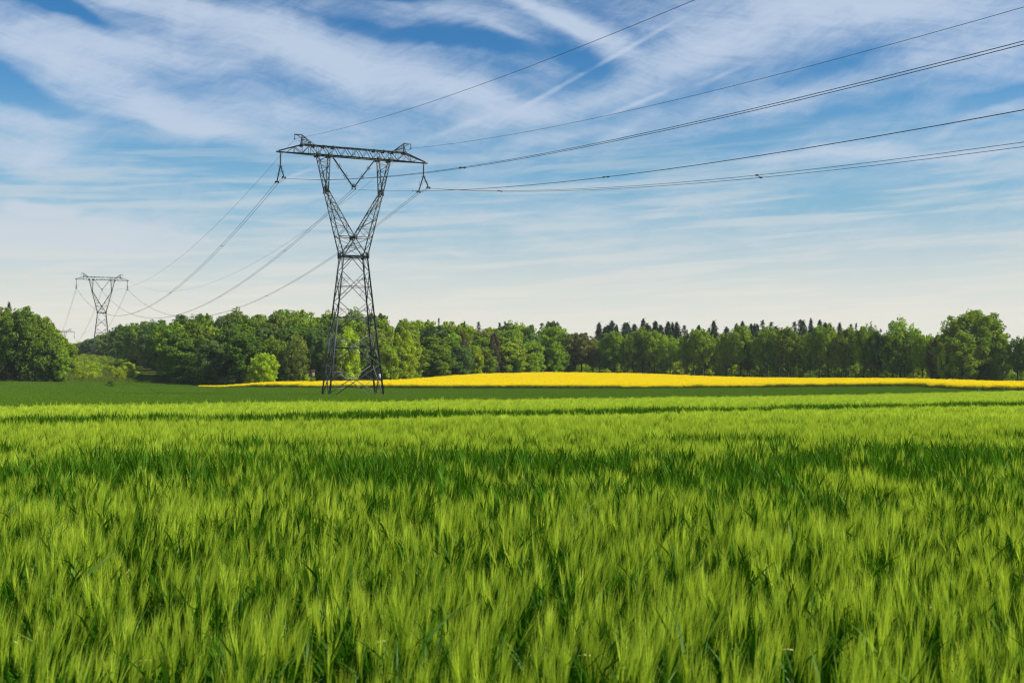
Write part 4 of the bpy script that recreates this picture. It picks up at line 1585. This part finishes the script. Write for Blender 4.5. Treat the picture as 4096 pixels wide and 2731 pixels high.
tree('dome', 3890, 303, 1254, wpx=285, colour='mid green', label='great domed tree, the tallest, near the right edge', jit=0)
tree('edge', 3790, 300, 1350, wpx=110, colour='mid green', rank='front')
tree('edge', 3850, 296, 1330, wpx=130, colour='mid green', rank='front')
tree('edge', 3930, 297, 1345, wpx=120, colour='dark green', rank='front')
tree('edge', 4005, 296, 1345, wpx=90, colour='mid green', rank='front')
tree('young', 3775, 297, 1392, wpx=50, colour='bright green', rank='front')
# second rank behind the row
for u in range(2290, 3700, 64):
    D = sil(DR, u) + 13
    tree('tall', u + tr_.uniform(-14, 14), D, 1352 + tr_.uniform(-14, 22), wpx=90, colour=('mid green', 'dark green', 'bright green')[(u // 64) % 3], rank='back')
for u in (3690, 3720, 3760):
    tree('tall', u, 340, 1338 + tr_.uniform(-5, 10), wpx=80, colour='bright green', rank='back')
for u in range(2270, 3720, 58):
    tree('edge', u + tr_.uniform(-14, 14), sil(DR, u) + 36 + tr_.uniform(0, 5), 1372 + tr_.uniform(-14, 16), wpx=96, colour=('dark green', 'mid green')[(u // 58) % 2], rank='rear')
# conifers behind
for u, v in ((2399, 1296), (2418, 1302), (2426, 1297), (2451, 1291), (2468, 1292), (2494, 1293), (2512, 1297), (2540, 1304), (2571, 1281), (2585, 1300), (2598, 1296), (2619, 1288), (2640, 1298), (2670, 1288), (2688, 1292), (2708, 1292), (2732, 1306),
             (2800, 1304), (2832, 1303), (2862, 1286), (2903, 1308), (2950, 1287), (2970, 1288), (3002, 1291), (3016, 1292), (3028, 1296), (3046, 1287), (3084, 1290), (3110, 1298), (3176, 1281), (3196, 1286), (3216, 1284), (3242, 1281),
             (3285, 1285), (3300, 1290), (3325, 1287), (3358, 1293), (3408, 1295)):
    k = 'pine' if u in (2732, 2832, 3046, 3084, 3176, 3196, 3408) else 'spruce'
    tree(k, u + tr_.uniform(-6, 6), sil(DR, u) + 44 + tr_.uniform(0, 18), v + tr_.uniform(-5, 12), wpx=tr_.uniform(70, 120) if k == 'spruce' else 84, colour='dark', rank='behind', group='conifers behind the right-hand row', jit=0.3)
tree('pine', 3426, 385, 1296, wpx=44, colour='dark', rank='behind', group='conifers behind the right-hand row')
# bare trunks of the plantation seen under the crowns
for k in range(16):
    u = 2490 + k * 17 + tr_.uniform(-6, 6)
    tree('pine', u, sil(DR, u) + 27 + tr_.uniform(0, 8), 1330 + tr_.uniform(-10, 14), wpx=40, colour='dark', rank='straight-stemmed')
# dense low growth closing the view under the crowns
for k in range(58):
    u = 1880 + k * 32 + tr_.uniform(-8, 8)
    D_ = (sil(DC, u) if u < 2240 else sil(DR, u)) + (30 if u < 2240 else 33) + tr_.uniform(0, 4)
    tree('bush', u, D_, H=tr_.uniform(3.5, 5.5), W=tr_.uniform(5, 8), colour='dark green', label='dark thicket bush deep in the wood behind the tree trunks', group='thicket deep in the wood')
# undergrowth: greens lightened, sunlight through the openings put into the colour
for k in range(46):
    u = 2270 + k * 40 + tr_.uniform(-14, 14)
    tree('young' if k % 3 else 'bush', u, sil(DR, u) + (6 if k % 2 else 20) + tr_.uniform(0, 4), H=tr_.uniform(3.2, 6.5), W=tr_.uniform(4.5, 7), colour=('bright green', 'yellow-green', 'yellow-green')[k % 3],
         label='light green undergrowth bush among the trunks of the right-hand tree row', group='undergrowth of the right-hand row')
for k in range(20):
    u = 660 + k * 52 + tr_.uniform(-14, 14)
    tree('bush', u, sil(DC, u) - 1 + tr_.uniform(0, 2), H=tr_.uniform(1.8, 3.6), W=tr_.uniform(4, 6), colour=('dark green', 'mid green', 'blue-green')[k % 3], label='low dark bush along the foot of the central wood', group='bushes along the central wood')

# --- scrub in the cleared gap under the power line
r = rng(17)
for k in range(170):
    t_ = r.uniform(0, 1) ** 0.8
    D = 322 + 190 * t_
    u0 = 268 + 40 * t_
    u1 = 640 - 200 * t_ ** 0.7
    u = r.uniform(u0, u1)
    H = r.uniform(1.6, 3.3) if u < 540 else r.uniform(0.9, 1.8)
    c = 'yellow-green' if (t_ < 0.45 and u < 560 and r.uniform() < 0.75) else ('bright green', 'olive green', 'bright green')[k % 3]
    tree('bush', u, D, H=H * (1 - 0.15 * t_), W=H * r.uniform(0.8, 1.25), colour=c, label='young green bush in the cleared gap under the middle-distance pylon', group='scrub in the cleared gap')
for u, H in ((560, 2.2), (622, 1.9)):
    tree('bush', u, 318, H=H, W=2.6, colour='dark green', label='small round dark bush at the front of the cleared gap', group='dark bushes at the gap')
bsh = tree('young', 441, 262, H=1.9, W=2.3, colour='dark green', var=2, label='scraggy dark little bush alone in the green wheat, left of the yellow field', jit=0)

# --- labels: each tree by its rank, colour, kind and the stretch of wood it stands in
ORD = ['first', 'second', 'third', 'fourth', 'fifth', 'sixth', 'seventh', 'eighth', 'ninth', 'tenth', 'eleventh', 'twelfth', 'thirteenth', 'fourteenth', 'fifteenth', 'sixteenth', 'seventeenth', 'eighteenth', 'nineteenth', 'twentieth']
from collections import defaultdict
G = defaultdict(list)
for zn, rank, colour, kn, u, e in PLACED:
    G[(zn, rank, colour, kn)].append((u, e))
RK = {'front': 'front-rank', 'second': 'second-rank', 'back': 'back-rank', 'rear': 'rearmost', 'behind': 'backdrop', 'straight-stemmed': 'straight-stemmed', '': ''}
for (zn, rank, colour, kn), lst in G.items():
    lst.sort(key=lambda p: p[0])
    for i, (u, e) in enumerate(lst):
        kn = kn if len(lst) == 1 else kn.replace('tall leafy', 'tall')
        base = ('%s %s %s %s' % (RK[rank], colour, kn, zn)).strip()
        if len(lst) == 2:
            base = ('left of two ' if i == 0 else 'right of two ') + base
        elif len(lst) > 2:
            base = ORD[i] + ' from left, ' + base
        import re as _re
        if len(_re.findall(r'[A-Za-z]+', base)) > 16:
            base = base.replace(' from left,', '')
        e['label'] = base

# ------------------------------------------------------------------ wooden hide on stilts
hx, hD = px(1248, 290.5), 290.5
hide = empty('hunting_hide', (hx, hD, gz(hx, hD)), R(-34))
tag(hide, 'small wooden hunting hide on stilts beside the pale poplar trunks', 'hunting hide')
zh = zv(1503, hD) - gz(hx, hD)
for sx in (-1, 1):
    for sy in (-1, 1):
        a = Acc()
        a.tube([(sx * 0.56, sy * 0.50, -0.3), (sx * 0.48, sy * 0.42, zh)], 0.06, 6)
        obj('stilt', a, M_TIMBER, hide)
a = Acc()
for s in (-1, 1):
    a.angle((-0.55, s * 0.5, 0.2), (0.5, s * 0.46, zh - 0.1), 0.07)
obj('brace', a, M_TIMBER, hide)
a = Acc(); a.box((0, 0, zh), (1.1, 1.0, 0.09)); obj('floor_deck', a, M_TIMBER, hide)
for nm, c, s, m in (('front_wall', (0, -0.45, zh + 0.42), (1.02, 0.05, 0.72), M_WOOD), ('rear_wall', (0, 0.45, zh + 0.66), (1.02, 0.05, 1.2), M_WOOD),
                    ('side_wall', (0.50, 0, zh + 0.42), (0.05, 0.84, 0.72), M_WOOD2), ('side_wall', (-0.50, 0, zh + 0.66), (0.05, 0.84, 1.2), M_WOOD)):
    a = Acc()
    n = 5
    for k in range(n):
        a.box((c[0], c[1], c[2] - s[2] / 2 + s[2] * (k + 0.5) / n), (s[0] - 0.002 * (k % 2), s[1] + 0.008 * (k % 2), s[2] / n * 0.95))
    obj(nm, a, m, hide)
a = Acc()
for p in ((-0.49, -0.44), (0.49, -0.44), (0.49, 0.44)):
    a.box((p[0], p[1], zh + 1.0), (0.08, 0.08, 0.56))
a.box((0, -0.455, zh + 1.18), (0.9, 0.05, 0.16)); a.box((0.505, 0, zh + 1.18), (0.05, 0.8, 0.16))
obj('window_frame', a, M_WOOD2, hide)
a = Acc(); a.box((0, -0.05, zh + 1.36), (1.42, 1.34, 0.07), rot=Matrix.Rotation(R(6), 3, 'X')); obj('roof', a, M_TIMBER, hide)

# ------------------------------------------------------------------ bare earth at the corner of the rapeseed, with a white marker
uD = 176.0
xc = px(3925, uD)
a = Acc()
n = 26
th = np.linspace(0, 2 * PI, n, endpoint=False)
rr = 1 + 0.18 * np.sin(th * 3 + 1) + 0.1 * np.sin(th * 7)
X = xc + 3.4 * rr * np.cos(th)
Y = uD + 7.0 * rr * np.sin(th)
V = np.concatenate([np.stack([X, Y, ground(X, Y) + 0.02], 1), [[xc, uD, gz(xc, uD) + 0.10]]])
a.add(V, np.array([[i, (i + 1) % n, n] for i in range(n)]))
soil = obj('bare_earth', a, solid_mat('dry_earth', (0.26, 0.175, 0.105), 0.95, 0, 0.8, 0.3), smooth=True)
tag(soil, 'patch of bare brown earth at the field corner', 'ground', kind='structure')
a = Acc()
mx, mD = px(3914, 183), 183.0
a.tube([(0, 0, -0.2), (0, 0, 0.62)], 0.05, 8)
a.tube([(0, 0, 0.62), (0, 0, 0.64), (0, 0, 0.76), (0, 0, 0.78)], [0.05, 0.09, 0.09, 0.03], 10)
mk = obj('marker_post', a, M_WHITE, smooth=False)
mk.location = (mx, mD, gz(mx, mD))
mk.scale = (0.6, 0.6, 0.6)
tag(mk, 'tiny white marker post before the corner of the yellow rapeseed', 'marker post')

# ------------------------------------------------------------------ heaps of red-brown brushwood by the oaks
for u, D, wd, lab in ((2553, 366, 2.6, 'left heap of red-brown brushwood under the oaks'), (2702, 360, 3.0, 'right low heap of red-brown brushwood under the oaks')):
    r = rng(int(u))
    a = Acc()
    x, y = px(u, D), D
    z = gz(x, y)
    for k in range(130):
        p = np.array([r.normal(0, wd * 0.42), r.normal(0, 0.7), abs(r.normal(0, 0.35))])
        d = norm(np.array([r.normal(0, 1), r.normal(0, 0.6), r.normal(0, 0.35)]))
        a.tube([p - d * 0.7, p + r.normal(0, 0.08, 3), p + d * 0.7], [0.02, 0.05, 0.02], 4)
    o = obj('brushwood_heap', a, solid_mat('dead_brushwood', (0.17, 0.075, 0.045), 0.9, 0, 2.0, 0.4))
    o.location = (x, y, z + 0.3)
    tag(o, lab, 'brushwood heap', 'brushwood heaps')


# ------------------------------------------------------------------ haze: one closed box of thin even air round everything
a = Acc()
a.box((0, 2300, 34.0), (8400, 7900, 72.0))
mh = bpy.data.materials.new('thin_air')
mh.use_nodes = True
t = NT(mh.node_tree)
t.n.clear()
ho = t.node('ShaderNodeOutputMaterial')
pv = t.node('ShaderNodeVolumePrincipled')
pv.inputs['Color'].default_value = (0.80, 0.88, 0.95, 1)
pv.inputs['Density'].default_value = 0.00010
pv.inputs['Anisotropy'].default_value = 0.2
t.l.new(pv.outputs[0], ho.inputs['Volume'])
hz_ = obj('haze', a, mh)
tag(hz_, 'thin summer haze over the fields and woods', 'haze', kind='stuff')
